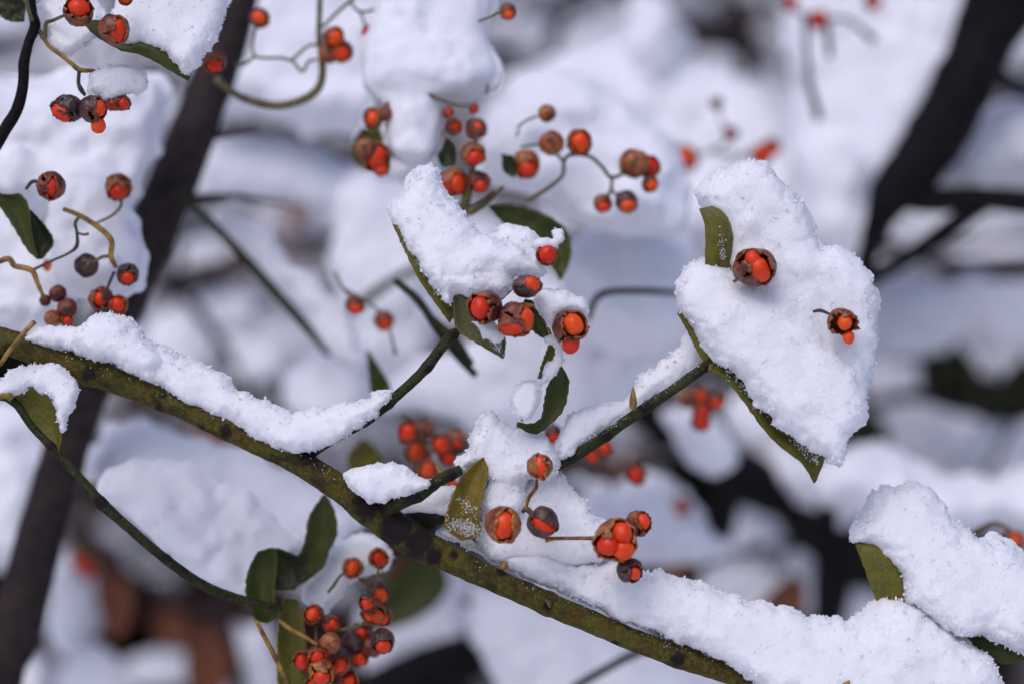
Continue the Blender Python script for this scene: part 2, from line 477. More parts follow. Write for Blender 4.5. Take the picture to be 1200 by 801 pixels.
def leaf(rails, m, parent, Y=0.0, nu=30, nv=14, thick=1.1, name='leaf', wob=1.0):
    """blade lofted through rails of (px, py[, depth px]); every rail runs from tip to base"""
    rs = []
    for r in rails:
        r = [(a[0], a[1], a[2] if len(a) > 2 else 0.0) for a in r]
        c = crom(r, 12)
        d = np.r_[0, np.cumsum(np.linalg.norm(np.diff(c, axis=0), axis=1))]
        t = np.linspace(0, d[-1], nu)
        rs.append(np.stack([np.interp(t, d, c[:, i]) for i in range(3)], 1))
    rs = np.stack(rs, 0)
    G = np.stack([np.stack([crom(rs[:, i], 8)[j] for i in range(nu)], 0) for j in range(0, (len(rails)-1)*8+1)] if len(rails) > 2 else
                 [rs[0]*(1-t) + rs[1]*t for t in np.linspace(0, 1, 9)], 0)     # across, along, 3
    nvv = G.shape[0]
    org = np.array(origin_of(parent))
    if len(rails) == 2:   # bow the blade away along its midrib
        bow = np.sin(np.linspace(0, math.pi, nvv))[:, None]
        wd = np.linalg.norm(rs[0]-rs[1], axis=1)
        G[..., 2] += bow * wd[None] * 0.28
    G[..., 2] += np.array([[wob*1.2*mnoise.noise(Vector((a*0.5, b*0.25, org[0]*90+rails[0][0][0]))) for b in range(nu)] for a in range(nvv)])
    ac = G[-1] - G[0]; ac = ac/(np.linalg.norm(ac, axis=1, keepdims=True) + 1e-6)      # fine teeth along both margins
    saw = (np.arange(nu) % 3 - 1) * 0.55 + rng.normal(0, .25, nu); saw[:2] = saw[-2:] = 0
    G[0] -= ac*saw[:, None]; G[-1] += ac*saw[::-1, None]
    W = np.array([[P(*G[a, b, :2], Y) + Vector((0, G[a, b, 2]*sc(Y), 0)) for b in range(nu)] for a in range(nvv)])
    # shell
    du = np.gradient(W, axis=0); dv = np.gradient(W, axis=1)
    N = np.cross(du, dv); N /= np.linalg.norm(N, axis=2, keepdims=True) + 1e-12
    h = thick * sc(Y) * 0.5
    top, bot = W + N*h - org, W - N*h - org
    idx = np.arange(nvv*nu).reshape(nvv, nu)
    V = np.vstack([top.reshape(-1, 3), bot.reshape(-1, 3)]); o = nvv*nu
    F = []; 
    for a in range(nvv-1):
        for b in range(nu-1):
            q = (idx[a, b], idx[a+1, b], idx[a+1, b+1], idx[a, b+1])
            F.append(q); F.append(tuple(x+o for x in reversed(q)))
    rim = list(idx[0, :]) + list(idx[1:, -1]) + list(idx[-1, -2::-1]) + list(idx[-2:0:-1, 0])
    for i in range(len(rim)):
        a, b = rim[i], rim[(i+1) % len(rim)]
        F.append((a, b, b+o, a+o))
    me = bpy.data.meshes.new(name); me.from_pydata([tuple(v) for v in V], [], [tuple(int(x) for x in q) for q in F])
    uvl = me.uv_layers.new(name='leaf')
    for lp in me.loops:
        v = lp.vertex_index % o
        uvl.data[lp.index].uv = ((v % nu)/(nu-1), (v//nu)/(nvv-1))
    me.polygons.foreach_set('use_smooth', [True]*len(me.polygons)); me.update()
    return link_mesh(name, me, m, parent)

ICO = {}
def ico(sub):
    if sub not in ICO:
        bm = bmesh.new(); bmesh.ops.create_icosphere(bm, subdivisions=sub, radius=1.0)
        bm.verts.ensure_lookup_table()
        ICO[sub] = (np.array([v.co[:] for v in bm.verts]), [tuple(v.index for v in f.verts) for f in bm.faces]); bm.free()
    return ICO[sub]

def fruit(parent, px, py, r, openings, m=None, Y=0.0, squash=(1, 1), lobes=4, axis=0.0, extra=(), sub=4, curl=0.13, name='fruit', jag=0.6):
    """a capsule: thin ribbed husk split open, each split showing a seed.
    opening = (dx, dy, half length, half width, tilt deg, seed radius, seed offset[, seed stretch]); dx, dy in radii on the face turned to us"""
    s = sc(Y); c = np.array(P(px, py, Y)); org = np.array(origin_of(parent)); R = r * s
    Vn, Fc = ico(sub)
    sd_ = Vector(rng.random(3) * 40)
    ops = []
    for o in openings:
        dx, dy = o[0], o[1]; q = math.hypot(dx, dy)
        if q > 0.985: dx, dy, dz = dx/q*0.985, dy/q*0.985, -0.17
        else: dz = -math.sqrt(1 - q*q)
        dvec = np.array([dx, dz, -dy])
        a = math.radians(o[4]); t = np.array([math.cos(a), 0, -math.sin(a)])
        t -= dvec * t.dot(dvec); t /= np.linalg.norm(t) + 1e-9
        ops.append((dvec, t, np.cross(dvec, t), o))
    if ops and sub >= 4:      # fine cracks running on from the splits
        for _ in range(3):
            a = random.uniform(0, 6.28); z = random.uniform(.35, .8)
            dvec = np.array([math.cos(a)*z, -math.sqrt(1-z*z), math.sin(a)*z]); t = np.array([-math.cos(a), 0, -math.sin(a)]) + rng.normal(0, .3, 3)
            t -= dvec*t.dot(dvec); t /= np.linalg.norm(t); ops.append((dvec, t, np.cross(dvec, t), (0, 0, random.uniform(.3, .6), random.uniform(.07, .12), 0, 0, 0)))
    ax = math.radians(axis); A = np.array([math.sin(ax), 0, math.cos(ax)]); B = np.cross(A, [0, 1, 0]); Cc = np.cross(A, B)
    def dist(v):
        best = 9
        for dv, t, b, o in ops:
            al = math.acos(max(-1, min(1, float(v.dot(dv)))))
            w_ = v - dv*float(v.dot(dv)); n = np.linalg.norm(w_)
            if n > 1e-6: w_ = w_/n*al
            x, y = w_.dot(t)/o[2], w_.dot(b)/o[3]
            best = min(best, math.hypot(x, y))
        return best
    D_ = np.array([dist(v) for v in Vn])
    Pn, att, rim = [], [], []
    lob = [random.uniform(-.07, .07) for _ in range(12)]
    for v, d in zip(Vn, D_):
        ph = math.atan2(v.dot(B), v.dot(Cc)); lat = v.dot(A)
        sv = abs(math.sin(ph*lobes/2))
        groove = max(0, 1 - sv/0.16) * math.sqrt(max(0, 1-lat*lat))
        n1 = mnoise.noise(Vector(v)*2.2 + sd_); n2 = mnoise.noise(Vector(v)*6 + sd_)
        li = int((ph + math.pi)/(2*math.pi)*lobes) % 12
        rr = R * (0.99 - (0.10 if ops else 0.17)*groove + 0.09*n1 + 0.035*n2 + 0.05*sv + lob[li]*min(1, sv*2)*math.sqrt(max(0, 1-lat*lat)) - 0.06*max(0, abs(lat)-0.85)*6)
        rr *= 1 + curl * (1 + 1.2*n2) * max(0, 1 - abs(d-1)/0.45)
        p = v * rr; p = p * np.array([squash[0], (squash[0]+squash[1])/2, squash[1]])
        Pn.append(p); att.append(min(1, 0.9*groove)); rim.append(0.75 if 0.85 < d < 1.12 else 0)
    keep = []
    for f in Fc:
        d = sum(D_[i] + jag*mnoise.noise(Vector(Vn[i])*4.5 + sd_) for i in f)/3
        if d > 1: keep.append(f)
    bm = bmesh.new()
    lay = bm.verts.layers.float.new('node'); lay2 = bm.verts.layers.float.new('rim')
    vs = [bm.verts.new(c + p - org) for p in Pn]
    for v, a, a2 in zip(vs, att, rim): v[lay] = a; v[lay2] = a2
    for f in keep: bm.faces.new([vs[i] for i in f])
    bmesh.ops.delete(bm, geom=[v for v in bm.verts if not v.link_faces], context='VERTS')
    if ops: bmesh.ops.solidify(bm, geom=bm.faces[:], thickness=R*0.09)
    for f in bm.faces: f.smooth = True
    me = bpy.data.meshes.new(name); bm.to_mesh(me); bm.free()
    h = link_mesh(name, me, m or H_BROWN, parent)
    for dv, t, b, o in ops:
        if o[5] <= 0: continue
        rs = o[5] * R; off = o[6]; st = o[7] if len(o) > 7 else 1.15
        seed_mesh(h, c + dv*R*off*np.array([squash[0], 1, squash[1]]), rs, t, st, org)
    for (ex, ey, er, ed) in extra:   # seeds that have slid out
        seed_mesh(h, c + np.array([ex, ed, -ey])*R, er*R, np.array([0.2, 0, 1.0]), 1.15, org)
    return h

def seed_mesh(parent, c, r, t, st, org):
    Vn, Fc = ico(3); t = t/np.linalg.norm(t); sd_ = Vector(rng.random(3)*40)
    V = []
    for v in Vn:
        q = v + t*v.dot(t)*(st-1)
        q = q*(1 + 0.11*mnoise.noise(Vector(v)*1.3 + sd_) + 0.02*mnoise.noise(Vector(v)*4+sd_))
        # a shallow crease down the middle
        cr = v - t*v.dot(t); g = math.exp(-(np.cross(t, v).dot([0.3, 0.2, 0.9]) / 0.14)**2)
        V.append(tuple(c + q*r*(1-0.03*g) - org))
    me = bpy.data.meshes.new('seed'); me.from_pydata(V, [], Fc)
    me.polygons.foreach_set('use_smooth', [True]*len(me.polygons)); me.update()
    return link_mesh('seed', me, SEED, parent)

def rfruit(parent, px, py, r, Y, m=None, kind=None, sub=3):
    """a capsule of the blurred sprigs with one or two splits"""
    kind = kind if kind is not None else random.choice('abc')
    if kind == 'a': op = [(random.uniform(-.2, .5), random.uniform(-.2, .3), .8, .55, random.uniform(50, 130), .62, .5)]
    elif kind == 'b': op = [(random.uniform(.2, .6), random.uniform(.0, .6), .8, .7, 60, .6, .62), (-.5, .4, .5, .4, 30, .5, .6)]
    elif kind == 'n': op = []
    elif kind == 's': op = [(random.uniform(-.25, .3), random.uniform(-.1, .4), 1.1, .78, random.uniform(30, 150), .68, .48, 1.15)]
    elif kind == 'd': op = [(.15, .55, .8, .7, 0, .6, .65)]
    else: op = [(random.uniform(-.3, .3), random.uniform(-.2, .4), .9, .30, random.uniform(60, 120), .6, .42)]
    return fruit(parent, px, py, r, op, m or random.choice([H_BROWN, H_ORANGE, H_BROWN]), Y=Y, sub=sub, axis=random.uniform(-40, 40))

def stalk(parent, pts, Y=0.0, m=None, r=1.6, name='stalk', **kw):
    return tube(name, [(a[0], a[1], Y + (a[3] if len(a) > 3 else 0), a[2] if len(a) > 2 else r) for a in pts], m or STALK, parent, per=7, sides=9, rough=0.08, **kw)

def bud(parent, px, py, tx, ty, r, Y=0.0, m=None):
    return tube('bud', [(px, py, Y, r*.75), (px+(tx-px)*.3, py+(ty-py)*.3, Y, r), (px+(tx-px)*.7, py+(ty-py)*.7, Y, r*.62), (tx, ty, Y, 0.25)], m or BUD, parent, per=5, sides=10, rough=0.08)

# ------------------------------------------------------------------ the setting: snowy ground
def ground():
    n = 60; V, F = [], []
    xs = np.sign(np.linspace(-1, 1, n))*np.abs(np.linspace(-1, 1, n))**3*250
    ys = np.linspace(0, 1, n)**3*400 - 3
    for j in range(n):
        for i in range(n):
            z = -0.95 + 0.06*mnoise.noise(Vector((xs[i]*0.7, ys[j]*0.7, 2)))
            V.append((xs[i], ys[j], z))
    for j in range(n-1):
        for i in range(n-1):
            F.append((j*n+i, j*n+i+1, (j+1)*n+i+1, (j+1)*n+i))
    o = link_mesh('ground', np_mesh('ground', V, F, True), SNOWF, None, (0, 0, 0))
    o['kind'] = 'structure'; o['label'] = 'snow covered ground under the shrub'
ground()

# ------------------------------------------------------------------ the thicket beyond: twigs, withered leaves and snow nobody could count
def thicket(n, y0, y1, half, hmin, hmax, lr, snowf, leaff, seed, far):
    V, F = [], []
    LV, LF, SV, SF = [], [], [], []
    sph, sf = ico(2)
    r_ = np.random.default_rng(seed)
    def twig(p, d, L, r0):
        C = [np.array(p)]; d = np.array(d)
        for i in range(7):
            d = d + r_.normal(0, .18, 3); d /= np.linalg.norm(d); C.append(C[-1] + d*L/7)
        b = len(V)
        for i, c in enumerate(C):
            n1 = np.cross(d, [0, 1, .1]); n1 /= np.linalg.norm(n1); n2 = np.cross(d, n1)
            for j in range(6):
                a = j*math.pi/3; V.append(tuple(c + (n1*math.cos(a)+n2*math.sin(a))*r0*(1-i/9)))
        for i in range(7):
            for j in range(6):
                F.append((b+i*6+j, b+i*6+(j+1) % 6, b+i*6+6+(j+1) % 6, b+i*6+6+j))
        return C
    def lump(c, r, sq):
        b = len(SV); s = Vector(r_.random(3)*30)
        for v in sph:
            k = 1 + .22*mnoise.noise(Vector(v)*1.5+s)
            q = v*r*k*np.array([1.25, 1.0, sq]); 
            if q[2] < 0: q[2] *= .45
            SV.append(tuple(c+q))
        SF.extend(tuple(i+b for i in f) for f in sf)
    def lf(c, sz):
        a, e = r_.uniform(0, 6.28), r_.uniform(-1.2, 1.2)
        t = np.array([math.cos(a), math.sin(a)*.6, math.sin(e)-.6]); t /= np.linalg.norm(t)
        s = np.cross(t, r_.normal(0, 1, 3)); s /= np.linalg.norm(s); n = np.cross(t, s)
        b = len(LV)
        for q in (c, c+t*sz*.4+s*sz*.22+n*sz*.06, c+t*sz, c+t*sz*.4-s*sz*.22+n*sz*.06): LV.append(tuple(q))
        LF.append((b, b+1, b+2, b+3))
    for i in range(n):
        y = r_.uniform(y0, y1); x = r_.uniform(-half, half)*(.6+y/3); z = -0.95
        C = twig((x, y, z), (r_.normal(0, .45), r_.normal(0, .12), 1), r_.uniform(hmin, hmax), r_.uniform(.004, .011))
        for c in C[2:]:
            for q in range(2):
                if r_.random() < .8:
                    d = r_.normal(0, 1, 3); d[2] = abs(d[2])*.5
                    E = twig(c, d/np.linalg.norm(d), r_.uniform(.15, .4), .003)
                    for e in E[2:]:
                        if r_.random() < snowf: lump(e + np.array([0, 0, .008]), r_.uniform(*lr), .75)
                        if r_.random() < leaff: lf(e, r_.uniform(.03, .06))
    for nm, v, f, m, lab in (('thicket_twigs', V, F, GREYBARK, 'dim grey twigs of the %s thicket behind the berries' % far),
                             ('thicket_leaves', LV, LF, LEAF_BROWN, 'withered brown leaves clinging in the %s thicket' % far),
                             ('thicket_snow', SV, SF, SNOWF, 'snow lying along the twigs of the %s thicket' % far)):
        o = link_mesh(nm, np_mesh(nm, v, f, nm.endswith('snow')), m, None, (0, 0, 0)); o['kind'] = 'stuff'; o['label'] = lab; o['category'] = nm.split('_')[1]
thicket(330, 1.3, 3.2, 1.6, .8, 1.9, (.018, .045), .34, .35, 3, 'farther')
thicket(150, .62, 1.2, .62, .85, 1.25, (.008, .022), .26, .12, 5, 'nearer')

def woodland():
    V, F = [], []
    r_ = np.random.default_rng(11)
    def limb(a, b, r0, r1):
        a, b = np.array(a), np.array(b); d = b-a; d /= np.linalg.norm(d)
        n1 = np.cross(d, [0.1, 1, 0]); n1 /= np.linalg.norm(n1); n2 = np.cross(d, n1); k = len(V)
        for c, r in ((a, r0), (b, r1)):
            for j in range(6): V.append(tuple(c + (n1*math.cos(j*math.pi/3) + n2*math.sin(j*math.pi/3))*r))
        for j in range(6): F.append((k+j, k+(j+1) % 6, k+6+(j+1) % 6, k+6+j))
    for i in range(420):
        y = r_.uniform(9, 28); x = r_.uniform(-1, 1)*(6+y*.5); h = r_.uniform(5, 9)
        top = (x+r_.normal(0, .5), y, h); limb((x, y, -1.1), top, r_.uniform(.08, .2), .03)
        for j in range(22):
            t = r_.uniform(.12, 1); p = np.array([x, y, -1.1])*(1-t) + np.array(top)*t
            q = p + np.array([r_.normal(0, 1.0), r_.normal(0, .8), r_.uniform(.1, 1.3)])
            limb(p, q, .04, .01)
            for e in range(3):
                m_ = p + (q-p)*r_.uniform(.3, 1); limb(m_, m_ + r_.normal(0, .4, 3) + np.array([0, 0, .2]), .018, .006)
    o = link_mesh('woodland', np_mesh('woodland', V, F), WOODBARK, None, (0, 0, 0)); o['kind'] = 'stuff'
    o['label'] = 'far grey winter wood beyond the garden'; o['category'] = 'wood'
WOODBARK = bark('wood_bark', (0.07, 0.065, 0.07), (0.035, 0.033, 0.036), (0.09, 0.08, 0.08))
woodland()

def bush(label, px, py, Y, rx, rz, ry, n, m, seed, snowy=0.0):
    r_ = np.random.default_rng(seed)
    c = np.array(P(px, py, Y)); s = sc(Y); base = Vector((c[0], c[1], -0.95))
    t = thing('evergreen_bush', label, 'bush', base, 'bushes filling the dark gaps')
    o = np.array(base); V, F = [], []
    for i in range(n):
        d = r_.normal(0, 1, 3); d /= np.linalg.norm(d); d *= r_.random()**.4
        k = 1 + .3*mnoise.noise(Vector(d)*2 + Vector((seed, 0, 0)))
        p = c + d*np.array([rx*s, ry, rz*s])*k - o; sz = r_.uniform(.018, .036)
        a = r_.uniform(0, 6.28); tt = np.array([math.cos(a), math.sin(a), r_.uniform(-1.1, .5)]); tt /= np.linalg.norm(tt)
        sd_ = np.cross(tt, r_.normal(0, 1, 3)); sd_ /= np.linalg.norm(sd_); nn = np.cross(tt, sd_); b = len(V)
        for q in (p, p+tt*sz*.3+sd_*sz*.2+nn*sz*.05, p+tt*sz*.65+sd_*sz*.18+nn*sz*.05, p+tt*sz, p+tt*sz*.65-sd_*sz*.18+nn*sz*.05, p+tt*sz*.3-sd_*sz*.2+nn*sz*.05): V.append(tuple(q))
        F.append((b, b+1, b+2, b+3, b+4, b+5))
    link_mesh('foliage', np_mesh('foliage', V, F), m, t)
    for j in range(5):
        e = [P(px + (j-2)*8, 0, Y)[0], Y, -.95]; u = r_.uniform(-.8, .8)
        pts = []
        for q in range(5):
            f = q/4; z = e[2] + (c[2]+rz*s*.6 - e[2])*f
            pts.append((e[0] + (c[0]+u*rx*s - e[0])*f**1.6, Y + r_.normal(0, .02)*f, z, .006*(1-.6*f)))
        pp = [(600 + a/s, 400.5 - z/((D+y)/D*K), y, r/s) for a, y, z, r in pts]
        tube('stem', pp, DARKBARK, t, per=5, sides=8)
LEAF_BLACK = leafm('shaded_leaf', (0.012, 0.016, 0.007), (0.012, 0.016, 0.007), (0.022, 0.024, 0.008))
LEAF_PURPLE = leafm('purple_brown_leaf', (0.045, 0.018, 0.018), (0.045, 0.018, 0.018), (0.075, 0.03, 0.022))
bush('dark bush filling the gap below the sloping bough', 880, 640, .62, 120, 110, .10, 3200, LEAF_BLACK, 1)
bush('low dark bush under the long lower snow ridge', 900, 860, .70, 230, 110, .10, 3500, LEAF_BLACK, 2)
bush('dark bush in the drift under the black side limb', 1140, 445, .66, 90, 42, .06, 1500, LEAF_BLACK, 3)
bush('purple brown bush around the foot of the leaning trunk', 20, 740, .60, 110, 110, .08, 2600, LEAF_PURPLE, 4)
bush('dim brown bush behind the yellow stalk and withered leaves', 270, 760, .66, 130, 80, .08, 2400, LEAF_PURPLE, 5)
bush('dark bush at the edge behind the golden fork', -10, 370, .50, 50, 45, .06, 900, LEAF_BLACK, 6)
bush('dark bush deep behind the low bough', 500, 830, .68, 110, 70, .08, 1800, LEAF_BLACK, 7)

# ------------------------------------------------------------------ trunks and boughs behind
def bough(name, label, cat, pts, m, group=None, per=8, sides=16, rough=.10, twigs=(), nodes=()):
    t = thing(name, label, cat, P(*pts[0][:3]), group)
    tube('bark', pts, m, t, per=per, sides=sides, rough=rough, nodes=nodes)
    for tw in twigs: tube('twig', tw, m, t, per=7, sides=10, rough=.08)
    return t

Yt = 0.13
bough('shrub_trunk', 'dark leaning grey trunk rising behind the snowy twig with the big olive leaf', 'trunk',
      [(-330, 3900, Yt, 34), (-60, 1300, Yt, 31), (-10, 840, Yt, 30), (18, 740, Yt, 30), (52, 610, Yt, 28), (92, 480, Yt, 27), (135, 370, Yt, 28), (180, 270, Yt, 29), (222, 165, Yt, 28), (262, 60, Yt, 25), (285, -20, Yt, 23), (330, -200, Yt, 20)], GREYBARK,
      twigs=[[(225, 165, Yt, 6), (255, 158, Yt, 5.5), (285, 154, Yt, 4.5), (306, 153, Yt, 3)],
             [(200, 235, Yt, 6), (235, 232, Yt, 5), (280, 231, Yt+.02, 4), (335, 240, Yt+.03, 3)]])
bough('drooping_twig', 'thin olive twig slanting down beside the leaning trunk, out of focus', 'twig',
      [(205, 222, .12, 5), (230, 245, .12, 5), (275, 290, .12, 5.5), (320, 340, .12, 6), (360, 385, .12, 5), (385, 415, .13, 3)], TWIG)
Yr = 0.24
bough('tree_trunk', 'thick black trunk slanting across the upper corner, widest of the blurred trunks', 'trunk',
      [(1500, -760, Yr, 60), (1310, -330, Yr, 50), (1232, -130, Yr, 46), (1178, -10, Yr, 43), (1148, 62, Yr, 38), (1112, 135, Yr, 37), (1074, 192, Yr, 34), (1046, 226, Yr, 29), (1030, 262, Yr, 17), (1014, 310, Yr+.02, 12), (990, 420, Yr+.04, 11), (960, 900, Yr+.06, 14), (940, 2900, Yr+.08, 20)], DARKBARK, rough=.16,
      twigs=[[(1050, 226, Yr, 18), (1092, 234, Yr, 17), (1150, 232, Yr, 15), (1220, 238, Yr, 16), (1420, 240, Yr, 17)],
             [(1000, 336, Yr+.03, 10), (1060, 304, Yr+.03, 11), (1108, 270, Yr+.02, 12), (1150, 240, Yr, 12)],
             [(1150, 66, Yr, 14), (1180, 96, Yr+.02, 10), (1230, 118, Yr+.03, 9), (1300, 150, Yr+.03, 8)]])
bough('dark_bough', 'thick dark bough sloping through the gap under the large snowy leaf', 'bough',
      [(742, 470, .30, 20), (790, 500, .30, 28), (850, 545, .32, 30), (920, 580, .34, 28), (1000, 612, .36, 24), (1090, 650, .38, 20), (1300, 730, .4, 20)], DARKBARK,
      twigs=[[(850, 545, .32, 14), (845, 600, .34, 20), (835, 650, .36, 18), (825, 760, .40, 16), (820, 1400, .5, 16)],
             [(865, 550, .32, 10), (850, 510, .3, 8), (835, 480, .28, 6)],
             [(960, 600, .35, 12), (985, 660, .38, 16), (975, 730, .4, 16), (970, 800, .42, 14)]])
bough('low_bough', 'dark bough below the main branch, smeared out of focus beside grey snow', 'bough',
      [(380, 850, .30, 26), (440, 815, .30, 30), (500, 785, .30, 30), (560, 765, .30, 26), (600, 758, .32, 14)], DARKBARK)
bough('arching_twig', 'small grey twig bent like a hook between two snow piles', 'twig',
      [(690, 375, .10, 3), (697, 352, .10, 4), (715, 342, .10, 4), (760, 341, .11, 4), (800, 344, .12, 3)], GREYBARK)
bough('bare_twig', 'blurred bare twig crossing the snow below the main branch', 'twig',
      [(670, 806, .12, 5), (710, 783, .12, 5), (745, 765, .12, 5), (790, 752, .13, 4)], GREYBARK)
for lab_, m_, p_ in (
    ('blurred brown twig crossing behind the middle of the long snow bank', GREYBARK, [(300, 190, .34, 5), (360, 205, .34, 6), (430, 232, .35, 5), (480, 262, .36, 4)]),
    ('blurred olive twig running behind the two threaded red berries', TWIG, [(380, 395, .20, 5), (430, 350, .20, 6), (480, 318, .21, 5), (540, 300, .22, 4)]),
    ('dim twig slanting through the grey hollow beside the leaning trunk', GREYBARK, [(160, 300, .40, 6), (215, 345, .40, 7), (270, 420, .41, 6), (300, 490, .42, 5)]),
    ('short brown twig in the hollow above the long ridge', GREYBARK, [(195, 345, .45, 12), (240, 322, .45, 14), (285, 312, .46, 9)]),
    ('grey twig rising behind the round orange berry', GREYBARK, [(690, 640, .30, 6), (720, 575, .30, 6), (770, 520, .31, 5), (800, 470, .32, 4)]),
    ('brown twig passing below the berry with no neighbours', GREYBARK, [(700, 660, .36, 9), (760, 640, .36, 10), (830, 660, .37, 9), (900, 640, .38, 7)]),
    ('faint twig bent over the drift under the dark blurred leaves', GREYBARK, [(1010, 480, .46, 6), (1070, 462, .46, 8), (1140, 480, .47, 7), (1230, 470, .48, 6)]),
    ('faint upright twig in the grey gap over the broad snow heap', GREYBARK, [(640, 90, .60, 9), (650, 40, .60, 9), (672, -10, .60, 8), (690, -80, .6, 7)]),
    ('second faint twig in the grey gap, near the snow column', GREYBARK, [(880, 120, .60, 12), (872, 60, .60, 12), (858, 0, .60, 11), (850, -80, .6, 10)]),
    ('reddish brown twig among the withered leaves', GREYBARK, [(90, 610, .34, 6), (130, 660, .34, 7), (190, 700, .35, 6), (300, 730, .36, 5)]),
    ('dark stem standing in the brown tangle by the yellow stalk', GREYBARK, [(285, 850, .38, 9), (275, 780, .38, 10), (262, 720, .38, 8), (255, 680, .38, 5)]),
    ('blurred twig crossing the snow field under the main branch', GREYBARK, [(540, 700, .30, 6), (600, 725, .30, 7), (680, 735, .31, 6), (760, 800, .32, 5)]),
    ('thin twig over the snow drift at the edge below the black limb', GREYBARK, [(1080, 300, .40, 5), (1130, 330, .40, 6), (1180, 322, .4, 6), (1260, 340, .41, 6)])):
    bough('bare_twig', lab_, 'twig', p_, m_, 'blurred bare twigs among the snow')
bough('forked_twig', 'dim forked twig under the leaf tip behind the olive twig', 'twig',
      [(462, 328, .06, 4), (490, 352, .06, 5), (512, 385, .06, 5), (535, 415, .07, 5), (558, 440, .07, 4)], TWIG,
      twigs=[[(505, 372, .06, 4), (530, 395, .06, 5), (552, 425, .07, 4)]])

# ------------------------------------------------------------------ snow piles behind
BG = 'soft snow piles behind the branch'
def pile(label, Y, polys, vox=5, T=55, R=48, lean=.35, rough=2.2, **kw):
    lobes = [(p, i*10, T, R, lean) for i, p in enumerate(polys)]
    return snow(label, Y, lobes, vox, BG, far=True, name='snow_pile', rough=rough, big=True, **kw)

pile('pale snow bank behind the dark curved twig and the upper berries', .10, [[(-40, 60), (30, 95), (110, 85), (182, 92), (186, 150), (172, 200), (150, 240), (60, 250), (-40, 225)]], 4)
pile('round snow dome behind the golden stalk, ending at the leaning trunk', .05, [[(56, 225), (80, 205), (115, 200), (145, 210), (162, 250), (166, 295), (158, 335), (125, 350), (85, 345), (62, 300)]], 3, 40, 36)
pile('snow filling the gap behind the dark leaf and golden fork', .06, [[(-40, 255), (10, 245), (70, 290), (90, 345), (60, 395), (10, 385), (-40, 370)]], 4, 30, 30)
pile('bright snow bank behind the looping stalks of the small red berries', .25, [[(245, -40), (330, -50), (450, -30), (455, 60), (445, 140), (380, 160), (300, 140), (240, 120)]])
pile('long snow bank under the short stub of the leaning trunk', .26, [[(215, 172), (280, 156), (350, 172), (420, 190), (490, 225), (520, 262), (470, 285), (400, 252), (330, 236), (270, 230), (232, 228)], [(390, 240), (450, 225), (500, 255), (505, 320), (450, 345), (400, 320)]], T=40, R=36)
pile('strip of snow along the upper side of the slanting olive twig', .15, [[(248, 248), (290, 262), (340, 300), (390, 345), (425, 395), (432, 430), (400, 425), (365, 380), (318, 328), (270, 278)]], 4, 22, 20)
pile('small snow hump at the trunk below the slanting olive twig', .40, [[(170, 385), (195, 365), (225, 372), (240, 405), (225, 440), (185, 430)]], 5, 30, 26)
pile('faint snow lump in the grey hollow beside the slanting twig', .46, [[(215, 350), (240, 335), (280, 345), (300, 368), (270, 385), (230, 378)]], 5, 24, 20)
pile('snow mound showing over the middle of the long ridge', .30, [[(330, 470), (340, 430), (375, 415), (415, 430), (440, 470), (400, 500), (350, 495)]], 5, 36, 30)
pile('snow dab above the dim hollow by the slanting twig', .42, [[(250, 420), (275, 400), (310, 405), (330, 430), (300, 450), (265, 445)]], 5, 24, 20)
pile('humped snow drift hanging under the black side limb', .40, [[(1025, 350), (1060, 325), (1105, 330), (1150, 318), (1210, 325), (1300, 320), (1300, 405), (1220, 400), (1170, 420), (1130, 395), (1075, 420), (1030, 410)]], 5, 45, 38)
pile('broad snow heap topped with a knob, under the grey gap', .38, [[(565, 150), (585, 100), (640, 70), (700, 48), (765, 62), (845, 78), (905, 105), (940, 160), (1000, 205), (1010, 280), (930, 310), (800, 290), (700, 240), (600, 210)], [(728, 70), (742, 15), (768, -6), (796, 25), (800, 70), (765, 100)], [(760, 110), (830, 85), (900, 110), (935, 170), (900, 230), (820, 220), (770, 170)]], 6)
pile('snow cushion holding up the long stalk of hanging berries', .13, [[(575, 130), (610, 95), (670, 85), (735, 115), (790, 160), (805, 215), (790, 270), (735, 275), (660, 245), (600, 225), (565, 180)]], 4)
pile('snow around the dark leaf and the hooked grey twig', .16, [[(660, 300), (700, 265), (760, 262), (810, 290), (835, 340), (805, 395), (740, 420), (690, 400), (660, 350)]], 4)
pile('tall pale snow column beside the black trunk', .33, [[(930, 20), (960, -40), (1110, -60), (1150, -10), (1110, 90), (1060, 160), (1025, 210), (1012, 300), (960, 300), (925, 220), (930, 120)]], 6)
pile('snow strip along the upper side of the thick black trunk', .30, [[(1080, -40), (1150, -60), (1130, 60), (1075, 150), (1025, 215), (1000, 180), (1040, 90)]], 5, 30, 30)
pile('snow cap on the black side limb', .27, [[(1090, 215), (1125, 150), (1160, 120), (1220, 108), (1300, 110), (1300, 222), (1180, 220)]], 5)
pile('shallow snow drift under the dark blurred leaves', .50, [[(1000, 430), (1060, 425), (1100, 470), (1180, 500), (1300, 480), (1300, 560), (1150, 570), (1050, 540), (1010, 500)]], 6)
pile('wide snow bank behind the snow capped leaf in the lower corner', .26, [[(945, 555), (985, 530), (1040, 530), (1090, 560), (1150, 565), (1220, 545), (1320, 540), (1320, 630), (1200, 620), (1150, 612), (1060, 640), (1000, 600), (960, 585)]], 5)
pile('snow mass behind the first olive twig and twisted leaf', .20, [[(430, 480), (470, 440), (540, 415), (610, 395), (700, 390), (800, 385), (815, 420), (760, 450), (700, 500), (640, 520), (560, 505), (500, 480)], [(560, 330), (620, 320), (680, 340), (720, 390), (660, 430), (580, 420)]], 5)
pile('snow packed behind the pointed olive leaf and its tip', .24, [[(380, 215), (440, 195), (500, 240), (520, 320), (500, 420), (450, 440), (410, 400), (390, 320)]], 5)
